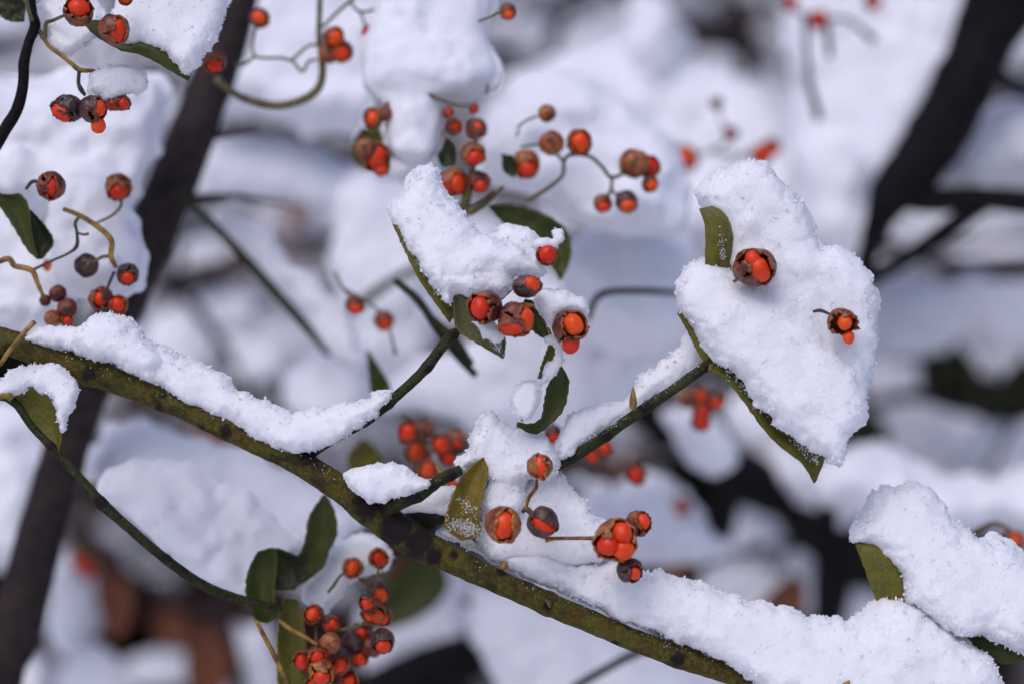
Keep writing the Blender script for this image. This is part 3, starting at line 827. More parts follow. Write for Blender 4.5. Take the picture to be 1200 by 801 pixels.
pile('smooth snow slope under the main branch and over the lower twig', .15, [[(95, 545), (130, 500), (200, 505), (280, 530), (350, 560), (420, 600), (400, 640), (350, 670), (290, 668), (230, 645), (160, 610)]], 5, 45, 45)
pile('snow wedge left of the leaning trunk, below the olive leaf', .30, [[(-60, 470), (10, 470), (55, 490), (62, 560), (45, 640), (0, 660), (-60, 640)]], 5)
pile('snow field below the right half of the main branch', .22, [[(550, 690), (610, 680), (680, 710), (750, 745), (830, 790), (880, 850), (620, 860), (580, 800), (555, 745)]], 5)
pile('grey snow hollow between the berry cluster and dark bough', .36, [[(420, 720), (460, 690), (510, 660), (555, 690), (560, 750), (500, 770), (440, 800)]], 5)
pile('snow cap over the withered orange leaf', .34, [[(820, 695), (835, 668), (862, 652), (895, 662), (918, 690), (895, 715), (850, 722)]], 4, 36, 30)
pile('small round snow ball right of the withered orange leaf', .38, [[(905, 675), (918, 652), (940, 645), (960, 660), (966, 690), (945, 708), (915, 702)]], 4, 30, 26)
pile('thin upright snow lump in the dark gap', .42, [[(958, 690), (975, 670), (990, 690), (992, 730), (975, 745), (960, 725)]], 4, 25, 20)
pile('snow clump below the single round blurred berry', .26, [[(676, 590), (700, 566), (722, 572), (748, 556), (790, 566), (806, 596), (850, 640), (800, 664), (740, 655), (700, 640)]], 4, rough=3.5)
pile('snow resting on the dark bough under the blurred berry bunch', .24, [[(780, 490), (805, 482), (845, 490), (865, 525), (850, 552), (815, 548), (790, 525)]], 4, 30, 28)
pile('snow slope behind the olive leaf with the drooping tip', .34, [[(858, 475), (890, 470), (940, 530), (990, 560), (985, 600), (940, 590), (890, 550), (862, 510)]], 5, 40, 34)
pile('dim snow lump deep in the dark gap below the bough', .50, [[(812, 640), (830, 612), (870, 600), (902, 622), (900, 655), (860, 668)]], 5, 30, 26)
pile('snow stub left of the withered brown leaves', .36, [[(58, 665), (75, 642), (98, 650), (112, 700), (108, 755), (85, 770), (62, 740)]], 5, 36, 26)
pile('snow heap under the withered brown leaves', .34, [[(70, 790), (90, 760), (120, 755), (150, 790), (160, 870), (70, 870)]], 5, 36, 30)
pile('snow scrap at the foot of the leaning trunk', .30, [[(15, 800), (25, 765), (45, 768), (52, 810), (45, 860), (20, 860)]], 5, 26, 22)
pile('snow bit beyond the withered leaves and yellow stalk', .40, [[(255, 790), (275, 755), (305, 752), (325, 790), (310, 840), (270, 840)]], 5, 30, 26)
pile('snow tuft behind the two hanging red berries', .11, [[(425, 160), (430, 130), (470, 120), (500, 150), (505, 190), (470, 215), (440, 200)]], 3, 26, 26)

pile('snow tongue lapping over the dark bush in the drift', .58, [[(1125, 385), (1200, 375), (1225, 415), (1190, 448), (1155, 440)]], 5, 30, 26)
# ------------------------------------------------------------------ withered and dark leaves behind
def wleaf(label, Y, rails, m=LEAF_BROWN, group='withered leaves in the gaps', name='withered_leaf', thick=1.5):
    o = leaf(rails, m, None, Y, thick=thick, name=name, wob=4)
    return tag(o, label, 'leaf', group)
wleaf('large withered brown leaf hanging beside the leaning trunk', .34, [[(120, 640), (112, 680), (118, 720), (135, 752)], [(132, 640), (150, 680), (155, 720), (138, 752)]])
wleaf('tan withered leaf low between two snow bits', .40, [[(185, 715), (178, 735), (190, 755), (215, 758)], [(195, 710), (215, 720), (222, 740), (215, 758)]])
wleaf('long reddish withered leaf hanging to the lower edge', .36, [[(230, 735), (218, 770), (222, 815), (240, 850)], [(250, 730), (268, 770), (262, 815), (240, 850)]])
wleaf('rust withered leaf near the top of the brown tangle', .42, [[(255, 740), (245, 762), (252, 780), (266, 790)], [(262, 735), (280, 752), (280, 775), (268, 790)]])
wleaf('orange withered leaf capped by a small snow pile', .32, [[(930, 672), (908, 688), (893, 705), (885, 720)], [(934, 672), (945, 690), (940, 712), (915, 718), (885, 720)]])
wleaf('rust leaf beside the snow clump right of the berry stalk', .34, [[(800, 585), (786, 595), (784, 612), (796, 622)], [(806, 588), (818, 600), (812, 618), (798, 622)]])
wleaf('faded pink brown leaf behind the lowest hanging berries', .30, [[(760, 645), (775, 640), (800, 648), (815, 662)], [(758, 660), (775, 675), (800, 678), (815, 664)]])
wleaf('red brown leaf showing below the main branch', .28, [[(628, 712), (645, 708), (665, 718), (680, 735)], [(628, 716), (642, 728), (660, 735), (680, 736)]])
wleaf('dark red leaf beside the foot of the leaning trunk', .32, [[(82, 640), (92, 632), (106, 645), (112, 672)], [(80, 650), (88, 668), (100, 678), (112, 674)]])
DG = 'dark evergreen leaves behind the snow'
wleaf('dark green leaf blurred in the drift near the upper edge of the gap', .42, [[(1090, 400), (1100, 425), (1125, 455), (1150, 470)], [(1110, 395), (1135, 415), (1150, 440), (1152, 470)]], LEAF_DARK, DG, 'evergreen_leaf')
wleaf('broad dark leaf drooping in the snow drift, lowest of its pair', .42, [[(1205, 405), (1185, 430), (1165, 455), (1140, 470)], [(1215, 440), (1195, 470), (1170, 485), (1140, 472)]], LEAF_DARK, DG, 'evergreen_leaf')
wleaf('small dark leaf just right of the tip of the snow laden leaf', .40, [[(990, 490), (1005, 482), (1030, 490), (1045, 510)], [(992, 515), (1008, 530), (1032, 528), (1045, 512)]], LEAF_DARK, DG, 'evergreen_leaf')
wleaf('large dark olive leaf curving behind the highest berry of the middle cluster', .055, [[(572, 243), (600, 240), (640, 252), (664, 270), (669, 300), (658, 328)], [(572, 243), (590, 262), (620, 285), (640, 300), (648, 316), (656, 328)]], LEAF_GREEN, DG, 'evergreen_leaf')
wleaf('upright narrow green leaf standing behind the first olive twig', .08, [[(430, 410), (432, 435), (436, 462), (448, 468)], [(431, 410), (446, 432), (458, 455), (452, 468)]], LEAF_GREEN, DG, 'evergreen_leaf')
wleaf('dull olive leaf between the forking twigs and the long snow ridge', .10, [[(424, 515), (408, 535), (412, 552), (430, 556)], [(430, 515), (445, 530), (446, 550), (432, 556)]], LEAF_OLIVE, DG, 'evergreen_leaf')
wleaf('dark leaf blurred under the fork of the main branch', .24, [[(485, 650), (455, 680), (440, 710), (420, 745)], [(520, 655), (525, 690), (490, 725), (424, 747)]], LEAF_GREEN, DG, 'evergreen_leaf')
wleaf('dark leaf blade caught behind the hanging red berries', .08, [[(424, 150), (412, 172), (415, 190), (428, 200)], [(445, 150), (450, 165), (446, 190), (430, 200)]], LEAF_OLIVE, DG, 'evergreen_leaf')
wleaf('black green leaf at the top edge beside the curved dark twig', .02, [[(-20, -10), (0, 18), (15, 25), (27, 25)], [(-10, -30), (20, -10), (29, 5), (28, 25)]], LEAF_DARK, DG, 'evergreen_leaf')
wleaf('black shaded leaf under the golden fork', .07, [[(-20, 310), (5, 345), (20, 360), (40, 372)], [(-10, 300), (25, 312), (42, 335), (42, 372)]], LEAF_DARK, DG, 'evergreen_leaf')

# ------------------------------------------------------------------ blurred fruit sprigs
SG = 'blurred fruit sprigs behind the branch'
def sprig(label, Y, stalks, fruits, m=STALKO, r=2.2, leaves=()):
    c = stalks[0][0] if stalks else fruits[0]
    t = thing('fruit_sprig', label, 'sprig', P(c[0], c[1], Y), SG)
    for s in stalks: stalk(t, s, Y, m, r)
    for f in fruits:
        rfruit(t, f[0], f[1], f[2], Y + (f[5] if len(f) > 5 else random.uniform(-.006, .006)), f[3] if len(f) > 3 else None, f[4] if len(f) > 4 else None)
    for a in leaves: leaf(a[0], a[1], t, Y)
    return t

# the long sprig across the upper middle
sprig('long arched berry sprig hanging over the snow cushion', .055,
      [[(618, 235, 3), (640, 222, 2.6), (659, 206, 2.2), (661, 190, 2.2), (668, 182, 2.2), (690, 183, 2.2), (705, 195, 2.2), (717, 208, 2.4), (738, 200, 2), (748, 195, 1.8)],
       [(717, 208, 2), (716, 222, 2), (709, 234, 1.8)], [(716, 222, 1.8), (726, 232, 1.6), (733, 236, 1.5)], [(661, 190, 2), (650, 178, 1.8), (646, 170, 1.6)], [(610, 172, 1.6), (625, 170, 1.6), (636, 168, 1.6)],
       [(606, 150, 1.5), (616, 142, 1.5), (630, 136, 1.5)], [(668, 182, 1.8), (674, 174, 1.6)], [(605, 160, 1.2), (608, 152, 1.4)]],
      [(641, 133, 11, H_ORANGE, 'n'), (646, 168, 15, H_ORANGE, 'n'), (679, 166, 16, H_BROWN, 's'), (616, 192, 17, H_ORANGE, 'd'), (743, 192, 18, H_ORANGE, 'n'), (760, 196, 14, H_BROWN, 's'), (762, 216, 10, H_BROWN, 's'), (706, 238, 11, H_BROWN, 'd'), (734, 236, 14, H_DARK, 'd')])
sprig('crowded berry sprig above the pointed olive leaf, its twig green', .05,
      [[(540, 258, 7), (546, 235, 6), (553, 205, 4), (557, 175, 3), (560, 150, 2)], [(548, 250, 6), (565, 240, 5), (580, 228, 3.5), (590, 218, 2)], [(553, 205, 2.5), (540, 210, 2)], [(555, 205, 2.5), (562, 212, 2)],
       [(490, 95, 2.5), (498, 106, 3), (508, 114, 2)], [(508, 114, 1.8), (530, 122, 1.6), (550, 125, 1.6)], [(572, 98, 1.5), (570, 112, 1.5)]],
      [(559, 151, 13, H_BROWN, 'c'), (555, 180, 15, H_ORANGE, 'd'), (530, 214, 17, H_ORANGE, 'b'), (562, 213, 13, H_BROWN, 'd'), (556, 128, 6, H_BROWN, 's'), (533, 149, 9, H_BROWN, 's'), (525, 132, 8, H_BROWN, 'c')], STALKO,
      leaves=[([[(512, 182), (518, 195), (530, 194)], [(524, 160), (534, 172), (533, 193)]], LEAF_DARK), ([[(588, 180), (590, 200), (602, 208)], [(600, 182), (606, 195), (603, 208)]], LEAF_DARK)])
sprig('pair of red berries hanging before the snow tuft', .050, [[(455, 120, 2), (447, 132, 2), (440, 155, 2)]], [(438, 138, 13, H_BROWN, 's'), (452, 133, 9, H_BROWN, 'n'), (440, 184, 18, H_BROWN, 's'), (428, 174, 13, H_BROWN, 'n'), (446, 195, 12, H_BROWN, 'd')])
sprig('thin looping sprig of small red berries beside the leaning trunk', .065,
      [[(252, 92, 4), (275, 110, 4.5), (300, 120, 5), (325, 124, 5), (352, 118, 5), (372, 105, 5), (378, 85, 4.5), (376, 60, 4), (374, 35, 3.5), (376, -20, 3)],
       [(305, 18, 1.5), (297, 45, 1.5), (299, 66, 1.8), (330, 68, 1.8), (342, 70, 1.8), (360, 55, 1.8), (376, 52, 2)], [(299, 66, 1.8), (285, 76, 1.8), (275, 76, 2)], [(342, 70, 1.8), (354, 84, 1.8), (362, 72, 1.8), (372, 70, 1.8)],
       [(378, 32, 2), (395, 15, 2), (410, 2, 2.2), (425, -10, 2)], [(410, 2, 1.6), (422, 14, 1.8), (440, 11, 1.8)], [(422, 14, 1.5), (428, 30, 1.5)]],
      [(304, 21, 12, H_DARK, 's'), (391, 44, 13, H_BROWN, 's'), (400, 60, 14, H_BROWN, 's'), (386, 62, 13, H_ORANGE, 'n'), (432, 37, 8, H_BROWN, 's'), (452, -4, 11, H_ORANGE, 'n'), (449, 13, 10, H_ORANGE, 'd'), (450, 28, 8, H_BROWN, 'd')])
sprig('lone frosted red capsule in front of the leaning trunk', .03, [[(262, 98, 2), (258, 88, 2)]], [(251, 72, 14, H_BROWN, 'd')])
sprig('single dark red capsule at the top edge above the grey gap', .035, [[(560, 25, 1.5), (575, 20, 1.5), (588, 14, 1.6)]], [(595, 14, 10, H_BROWN, 'd')])
sprig('two small red berries on threads behind the pointed leaf', .075, [[(392, 318, 1.5), (402, 338, 1.5), (413, 350, 1.6)], [(402, 338, 1.5), (425, 350, 1.5), (446, 366, 1.6)], [(456, 385, 1.3), (460, 400, 1.5), (464, 415, 2.6)]], [(416, 357, 12, H_BROWN, 'd'), (450, 375, 12, H_BROWN, 'd')])
sprig('dense blurred orange berry bunch under the first olive twig', .07, [[(470, 488, 3), (485, 500, 3), (500, 520, 3)], [(500, 520, 2), (520, 520, 2)]],
      [(480, 506, 14, H_BROWN, 's'), (497, 504, 13, H_ORANGE, 'n'), (488, 528, 14, H_BROWN, 's'), (499, 548, 13, H_BROWN, 's'), (518, 520, 13, H_BROWN, 's'), (534, 515, 13, H_ORANGE, 'd'), (526, 535, 12, H_BROWN, 's'), (540, 522, 10, H_DARK, 'n'), (512, 558, 11, H_BROWN, 's'), (498, 532, 9, H_ORANGE, 'n'), (533, 566, 10, H_BROWN, 's')])
sprig('small orange berry tucked behind the rising twig', .06, [[(645, 490, 1.5), (648, 500, 1.6)]], [(648, 507, 11, H_DARK, 'd')])
sprig('red berries peeping under the second olive twig', .09, [[(690, 520, 2), (700, 528, 2)]], [(693, 532, 11, H_BROWN, 's'), (707, 524, 11, H_BROWN, 's')])
sprig('single round orange berry above the blurred snow clump', .10, [[(745, 535, 1.5), (746, 548, 1.5)]], [(746, 556, 12, H_BROWN, 's')])
sprig('four part orange berry bunch below the leaf joint', .11, [[(815, 448, 2), (820, 460, 2), (822, 475, 2)]], [(806, 466, 12, H_ORANGE, 'n'), (822, 464, 12, H_BROWN, 's'), (838, 467, 12, H_DARK, 'd'), (822, 480, 11, H_BROWN, 's'), (821, 494, 12, H_BROWN, 's')])
sprig('faint blurred berries on the broad snow heap', .20, [[(800, 188, 2), (830, 178, 2), (852, 165, 2), (845, 140, 1.6), (840, 125, 1.5)], [(830, 178, 2), (870, 182, 2), (890, 180, 2)]],
      [(803, 186, 16, H_BROWN, 's'), (856, 157, 9, H_DARK, 'c'), (840, 121, 8, H_DARK, 'n'), (892, 182, 13, H_BROWN, 's'), (904, 172, 11, H_BROWN, 'd')])
sprig('high faint sprig with drooping seed threads beside the snow column', .22, [[(920, 8, 2), (945, 18, 2.5), (965, 22, 2.5), (990, 22, 2.5), (1010, 35, 3), (1026, 48, 5)], [(944, 18, 3.5), (946, 60, 3.5), (948, 95, 4), (956, 125, 5), (959, 142, 4)], [(968, 25, 3.5), (970, 45, 4), (972, 68, 4)]],
      [(959, 24, 12, H_BROWN, 's'), (927, 4, 9, H_BROWN, 's'), (1022, 1, 10, H_BROWN, 's')], GREYBARK)
sprig('faint dark berries in the snow just under the main branch', .20, [[(160, 505, 2), (172, 510, 2), (182, 518, 2)]], [(182, 520, 10, H_DARK, 'd'), (198, 514, 8, H_BROWN, 'd')])
sprig('faint crimson berries by the foot of the leaning trunk', .30, [[(70, 620, 3), (90, 640, 3), (100, 655, 3)]], [(102, 665, 11, H_BROWN, 's'), (92, 658, 9, H_BROWN, 's')])
sprig('faint pair of berries in the gap under the snow slope', .26, [[(790, 560, 2), (797, 575, 2)]], [(798, 592, 11, H_BROWN, 's'), (806, 604, 10, H_BROWN, 'n')])
sprig('red berry half hidden behind the snow of the corner leaf', .09, [[(1140, 622, 2.5), (1165, 612, 2.5), (1185, 620, 2)]], [(1187, 632, 12, H_BROWN, 's')])
# ------------------------------------------------------------------ the fruiting branch in focus
br = thing('fruiting_branch', 'thick olive branch crossing the whole picture with twigs, leaves and split orange berries', 'branch', P(0, 395, 0))
tube('stem', [(-1500, 3600, .02, 30), (-1300, 1600, .02, 26), (-900, 700, .02, 22), (-450, 470, .015, 19), (-120, 372, .012, 17), (0, 398, .008, 15.5), (60, 420, .006, 15), (130, 444, .004, 15), (200, 470, .002, 14.5), (270, 503, 0, 14.5), (345, 538, 0, 15), (400, 573, 0, 16), (445, 605, 0, 18), (490, 636, 0, 17.5), (530, 656, 0, 15), (600, 688, 0, 14), (640, 706, 0, 13.5), (700, 731, 0, 13.5), (760, 756, 0, 13), (820, 777, 0, 13), (880, 797, 0, 12), (960, 822, 0, 11), (1080, 860, .005, 9), (1250, 900, .01, 5)], BARK, br, per=30, sides=36, rough=.075,
     nodes=[(103, 437, 9), (186, 478, 5), (266, 505, 8), (362, 530, 11), (432, 590, 16), (466, 618, 20), (492, 634, 18), (508, 650, 10), (533, 648, 5), (588, 668, 6), (642, 706, 7), (738, 727, 6), (793, 770, 9), (720, 752, 4), (236, 502, 5), (192, 462, 4), (60, 406, 4), (873, 786, 7)], bumps=.12)
tube('twig', [(348, 538, .001, 8.5), (372, 524, .001, 7), (400, 508, .001, 6.5), (430, 492, 0, 6.3), (455, 472, 0, 6), (480, 450, 0, 6), (500, 430, 0, 6.3), (515, 410, 0, 6.3), (528, 395, 0, 6.8), (538, 386, 0, 4)], TWIG, br, per=14, sides=16,
     nodes=[(455, 472, 5), (503, 432, 6), (531, 394, 5), (364, 530, 6)], bumps=.22)
tube('twig', [(436, 606, .003, 7), (454, 595, -.003, 9), (475, 586, -.005, 8), (495, 577, -.005, 7.5), (510, 565, -.005, 7), (525, 557, -.005, 7), (540, 550, -.004, 6)], TWIG, br, per=14, sides=16,
     nodes=[(445, 596, 7), (490, 578, 5), (508, 566, 5), (530, 555, 6)], bumps=.16)
tube('twig', [(470, 615, .002, 12), (498, 610, .004, 11), (520, 603, .006, 9), (560, 590, .008, 7.5), (610, 568, .008, 7), (652, 545, .006, 7), (680, 530, .004, 6.8), (710, 510, .002, 6.5), (738, 490, .001, 6.5), (765, 472, 0, 6), (795, 452, 0, 6), (820, 434, 0, 6), (834, 424, 0, 5)], TWIG, br, per=14, sides=16,
     nodes=[(490, 612, 15), (711, 511, 6), (755, 477, 8), (828, 430, 4)], bumps=.15)
bud(br, 742, 480, 742, 452, 4.5)
bud(br, 828, 432, 838, 420, 6)
bud(br, 518, 556, 511, 545, 4)
bud(br, 588, 667, 594, 655, 4, m=STALK)
bud(br, 741, 730, 749, 724, 3, m=STALK)
bud(br, 873, 783, 908, 769, 6, m=STALK)
bud(br, 985, 812, 996, 796, 6, -.012, STALK)
bud(br, 641, 707, 646, 704, 6, -.0035, STALKO)

# leaves on the branch
leaf([[(460, 262, -2), (474, 293, -6), (490, 325, -8), (508, 352, -5), (527, 378, 0)], [(461, 263, 0), (482, 294, -4), (499, 326, -5), (516, 354, -3), (528, 377, 0)], [(462, 263, 3), (490, 262, 20), (530, 275, 38), (560, 300, 42), (556, 340, 28), (529, 374, 3)]], LEAF_OLIVE, br)
leaf([[(533, 343, -14), (532, 362, -15), (536, 386, -10), (562, 404, -8), (590, 420, -6)], [(534, 343, -12), (550, 356, -18), (560, 380, -14), (575, 398, -10), (590, 419, -6)]], LEAF_GREY, br)
leaf([[(558, 378, -2), (568, 388, -4), (578, 398, -5), (590, 418, -3)], [(560, 376, 0), (580, 383, 0), (592, 396, 0), (591, 418, -2)]], LEAF_GREY, br)
leaf([[(614, 352, 10), (620, 380, 12), (630, 392, 14), (645, 399, 12)], [(616, 350, 10), (634, 356, 10), (642, 372, 10), (645, 398, 12)]], LEAF_GREEN, br)
leaf([[(654, 386, 3), (645, 400, 0), (637, 420, 0), (630, 443, 2)], [(658, 388, 3), (655, 405, 0), (648, 425, -2), (637, 444, 0)]], LEAF_OLIVE, br)
leaf([[(658, 428, 2), (667, 447, 4), (662, 476, 4), (649, 493, 2), (628, 508, 0), (605, 499, -3)], [(656, 430, 0), (642, 452, -4), (637, 476, -4), (634, 489, -4), (622, 496, -4), (606, 494, -4)]], LEAF_GREEN, br)
leaf([[(612, 466, -12), (610, 480, -13), (611, 492, -10)], [(614, 466, -12), (618, 480, -12), (612, 493, -10)]], LEAF_BROWN, br)
leaf([[(566, 535, -14), (549, 548, -16), (536, 567, -18), (526, 592, -18), (522, 616, -14), (540, 631, -10)], [(567, 535, -12), (572, 550, -16), (567, 575, -20), (562, 600, -20), (563, 625, -14), (542, 632, -10)]], LEAF_GOLD, br)
leaf([[(570, 552, -4), (572, 562, -4), (568, 578, -6)], [(571, 552, -2), (579, 553, 0), (572, 576, -4)]], LEAF_OLIVE, br)
leaf([[(819, 245, -4), (825, 262, -6), (826, 284, -6), (826, 305, -2), (829, 360, 15), (833, 425, 2)], [(820, 245, -3), (833, 252, -8), (843, 268, -10), (847, 289, -8), (846, 310, 0), (848, 360, 18), (834, 425, 3)], [(820, 245, 2), (850, 238, 20), (885, 240, 40), (920, 290, 55), (905, 350, 50), (870, 390, 30), (836, 425, 4)]], LEAF_OLIVE, br)
leaf([[(830, 433, 0), (850, 446, -6), (866, 464, -8), (903, 513, -8), (938, 541, -5), (954, 566, 0)], [(832, 428, 0), (854, 441, -5), (874, 463, -5), (910, 509, -5), (944, 534, -3), (955, 565, 1)], [(834, 420, 2), (862, 440, 4), (885, 462, 6), (918, 505, 6), (962, 533, 3), (957, 562, 2)], [(840, 415, 10), (900, 410, 50), (955, 430, 60), (978, 475, 50), (975, 520, 25), (959, 556, 6)]], LEAF_OLIVE, br)
leaf([[(794, 367, 0), (806, 389, -2), (817, 412, -2), (830, 432, 0)], [(795, 366, 1), (815, 386, 0), (830, 408, 0), (835, 426, 2)], [(803, 345, 18), (858, 350, 40), (868, 390, 40), (838, 420, 8)]], LEAF_OLIVE, br)

# fruit stalks
stalk(br, [(600, 338, 2, .001), (592, 346, 2, 0), (585, 352, 2, .003)], m=STALKD)
stalk(br, [(648, 402, 2), (640, 378, 2.2, .002), (628, 360, 2.2, .002), (612, 356, 2, .002)], m=STALK)
stalk(br, [(638, 310, 1.6), (634, 320, 1.8), (628, 328, 2)], m=STALKD)
stalk(br, [(629, 561, 1.7, -.008), (628, 571, 2.4, -.008), (620, 582, 2.4, -.007), (617, 594, 2, -.006), (622, 598, 3, -.006)], m=STALK)
stalk(br, [(612, 600, 2, -.006), (617, 596, 3.4, -.006), (626, 605, 3.2, -.006)], m=STALKO)
stalk(br, [(640, 632, 3.6, -.008), (650, 630.5, 2.4, -.009), (672, 630, 2.2, -.01), (698, 630, 2.4, -.010)], m=STALK)
stalk(br, [(953, 365, 1.6, -.006), (962, 364, 2.2, -.007), (974, 369, 1.4, -.008)], m=STALKD)
stalk(br, [(860, 330, 2, -.006), (872, 322, 2, -.008)], m=STALKO)
stalk(br, [(742, 622, 2, -.008), (730, 640, 2, -.008), (736, 655, 1.8, -.008)], m=STALKO)

YF = -.011
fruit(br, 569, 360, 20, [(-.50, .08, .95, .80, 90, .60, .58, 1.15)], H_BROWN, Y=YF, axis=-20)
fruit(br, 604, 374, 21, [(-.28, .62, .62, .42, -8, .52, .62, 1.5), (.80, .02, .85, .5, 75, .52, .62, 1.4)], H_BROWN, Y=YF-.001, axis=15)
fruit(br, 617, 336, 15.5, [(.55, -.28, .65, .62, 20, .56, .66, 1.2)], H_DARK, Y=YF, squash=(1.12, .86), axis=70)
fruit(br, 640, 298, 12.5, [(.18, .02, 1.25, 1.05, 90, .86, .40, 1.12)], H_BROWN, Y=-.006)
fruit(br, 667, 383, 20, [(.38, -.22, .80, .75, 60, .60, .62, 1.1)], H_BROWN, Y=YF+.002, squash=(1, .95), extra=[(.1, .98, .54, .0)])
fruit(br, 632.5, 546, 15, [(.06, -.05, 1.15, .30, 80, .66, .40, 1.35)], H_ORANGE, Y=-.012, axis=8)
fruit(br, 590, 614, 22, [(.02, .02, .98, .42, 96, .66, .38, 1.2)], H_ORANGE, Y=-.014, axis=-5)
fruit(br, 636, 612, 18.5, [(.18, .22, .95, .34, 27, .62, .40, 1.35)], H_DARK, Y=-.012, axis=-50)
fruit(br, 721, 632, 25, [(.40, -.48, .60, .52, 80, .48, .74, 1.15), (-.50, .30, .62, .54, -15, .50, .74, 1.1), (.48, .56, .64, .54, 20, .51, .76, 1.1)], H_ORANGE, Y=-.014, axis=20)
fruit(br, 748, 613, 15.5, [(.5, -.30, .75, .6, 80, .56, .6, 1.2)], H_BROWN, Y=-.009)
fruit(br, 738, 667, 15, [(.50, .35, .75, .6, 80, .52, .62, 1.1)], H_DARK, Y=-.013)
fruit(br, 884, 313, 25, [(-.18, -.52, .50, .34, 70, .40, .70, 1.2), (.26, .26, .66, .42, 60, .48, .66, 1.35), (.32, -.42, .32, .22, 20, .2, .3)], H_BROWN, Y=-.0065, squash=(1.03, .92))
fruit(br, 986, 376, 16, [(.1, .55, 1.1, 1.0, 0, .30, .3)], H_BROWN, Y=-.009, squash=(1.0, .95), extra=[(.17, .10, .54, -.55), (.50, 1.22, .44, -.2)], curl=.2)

# ------------------------------------------------------------------ lower twig with the big olive leaf and the drooping bunch
lt = thing('leafy_twig', 'slender twig from the snowy olive leaf at the edge down to a drooping berry bunch', 'twig', P(20, 470, 0))
tube('stem', [(-1400, 2600, .05, 14), (-700, 700, .03, 10), (-200, 455, .006, 7), (-20, 462, .002, 6), (15, 470, 0, 5), (38, 500, 0, 4.5), (70, 533, 0, 5), (100, 567, 0, 5.5), (118, 588, 0, 6.5), (150, 617, .003, 6), (180, 643, .006, 5.8), (212, 668, .010, 6), (240, 686, .014, 6), (270, 698, .018, 5.5), (300, 706, .022, 5), (330, 712, .025, 4)], TWIG, lt, per=12, sides=14,
     nodes=[(118, 588, 8), (212, 668, 6), (232, 682, 6), (60, 523, 5), (193, 655, 4)], bumps=.2)
tube('twig', [(-30, 466, 0, 5), (-5, 463, -.002, 5.5), (8, 462, -.003, 5), (14, 468, -.003, 4)], BUD, lt, per=8, sides=10)
leaf([[(10, 463, -4), (30, 453, -8), (46, 454, -10), (60, 465, -10), (70, 480, -9), (74, 503, -7), (69, 530, -4)], [(10, 465, -2), (22, 484, -2), (36, 502, -2), (46, 514, -2), (56, 522, -2), (63, 528, -2), (68, 531, -2)]], LEAF_OLIVE, lt)
stalk(lt, [(0, 428, 2.4, -.006), (10, 412, 2.8, -.006), (28, 390, 2.8, -.005), (41, 377, 3.2, -.004)], m=STALK)
YL = .028
leaf([[(302, 646), (291, 668), (288, 695), (298, 725), (312, 730)], [(305, 645), (322, 643, 6), (324, 665, 8), (321, 697, 6), (330, 722)]], LEAF_GREEN, lt, YL-.004)
leaf([[(302, 646), (322, 642, 4), (345, 650, 5), (352, 655, 6)], [(320, 690), (330, 690, 2), (346, 688, 2), (362, 672, 2)]], LEAF_DARK, lt, YL)
leaf([[(381, 578), (392, 598), (395, 625), (386, 645), (378, 665), (345, 690)], [(378, 580), (362, 605), (358, 628), (352, 646), (340, 660), (322, 690)]], LEAF_GREEN, lt, YL+.006)
leaf([[(332, 700), (326, 730), (324, 770), (326, 820)], [(350, 702), (356, 730), (360, 770), (358, 820)]], LEAF_OLIVE, lt, YL+.004)
stalk(lt, [(300, 727, 2.4), (312, 750, 2.8), (325, 775, 3), (340, 806, 3)], YL-.01)
stalk(lt, [(327, 726, 2), (340, 736, 2.6), (358, 746, 2.4), (372, 755, 2)], YL-.008)
for a in ([(384, 694, 1.6), (392, 684, 2), (398, 675, 1.6), (408, 668, 1.5)], [(420, 677, 1.8), (430, 686, 2), (440, 694, 1.8)], [(395, 738, 1.8), (412, 735, 2), (425, 730, 2), (440, 712, 1.6)], [(444, 660, 1.5), (440, 690, 1.6)], [(370, 730, 1.5), (372, 760, 1.6), (385, 790, 1.6)]):
    stalk(lt, a, YL, STALKO)
for a in [(413, 665, 12.5, H_ORANGE, 's'), (443, 653, 12, H_ORANGE, 's'), (368, 719, 11.5, H_BROWN, 's'), (443, 695, 14, H_DARK, 'b'), (438, 716, 14, H_BROWN, 'b'), (449, 722, 11, H_BROWN, 's'), (448, 750, 14, H_DARK, 'd'), (436, 757, 13, H_BROWN, 'n'), (413, 752, 13, H_DARK, 'n'),
          (387, 753, 13, H_ORANGE, 'n'), (371, 767, 11, H_BROWN, 's'), (384, 762, 9, H_BROWN, 's'), (376, 786, 15, H_ORANGE, 'd'), (400, 778, 12, H_BROWN, 's'), (408, 797, 12, H_BROWN, 's'), (362, 783, 12, H_BROWN, 'n'), (392, 800, 13, H_BROWN, 'd'), (370, 806, 14, H_BROWN, 's'), (401, 770, 12, H_DARK, 'n'), (425, 740, 12, H_BROWN, 's'), (420, 768, 12, H_BROWN, 'b'), (356, 772, 12, H_BROWN, 's'), (388, 730, 10, H_BROWN, 'b'), (430, 705, 10, H_BROWN, 's')]:
    rfruit(lt, a[0], a[1], a[2], YL + random.uniform(-.008, .008), a[3], a[4], sub=4)

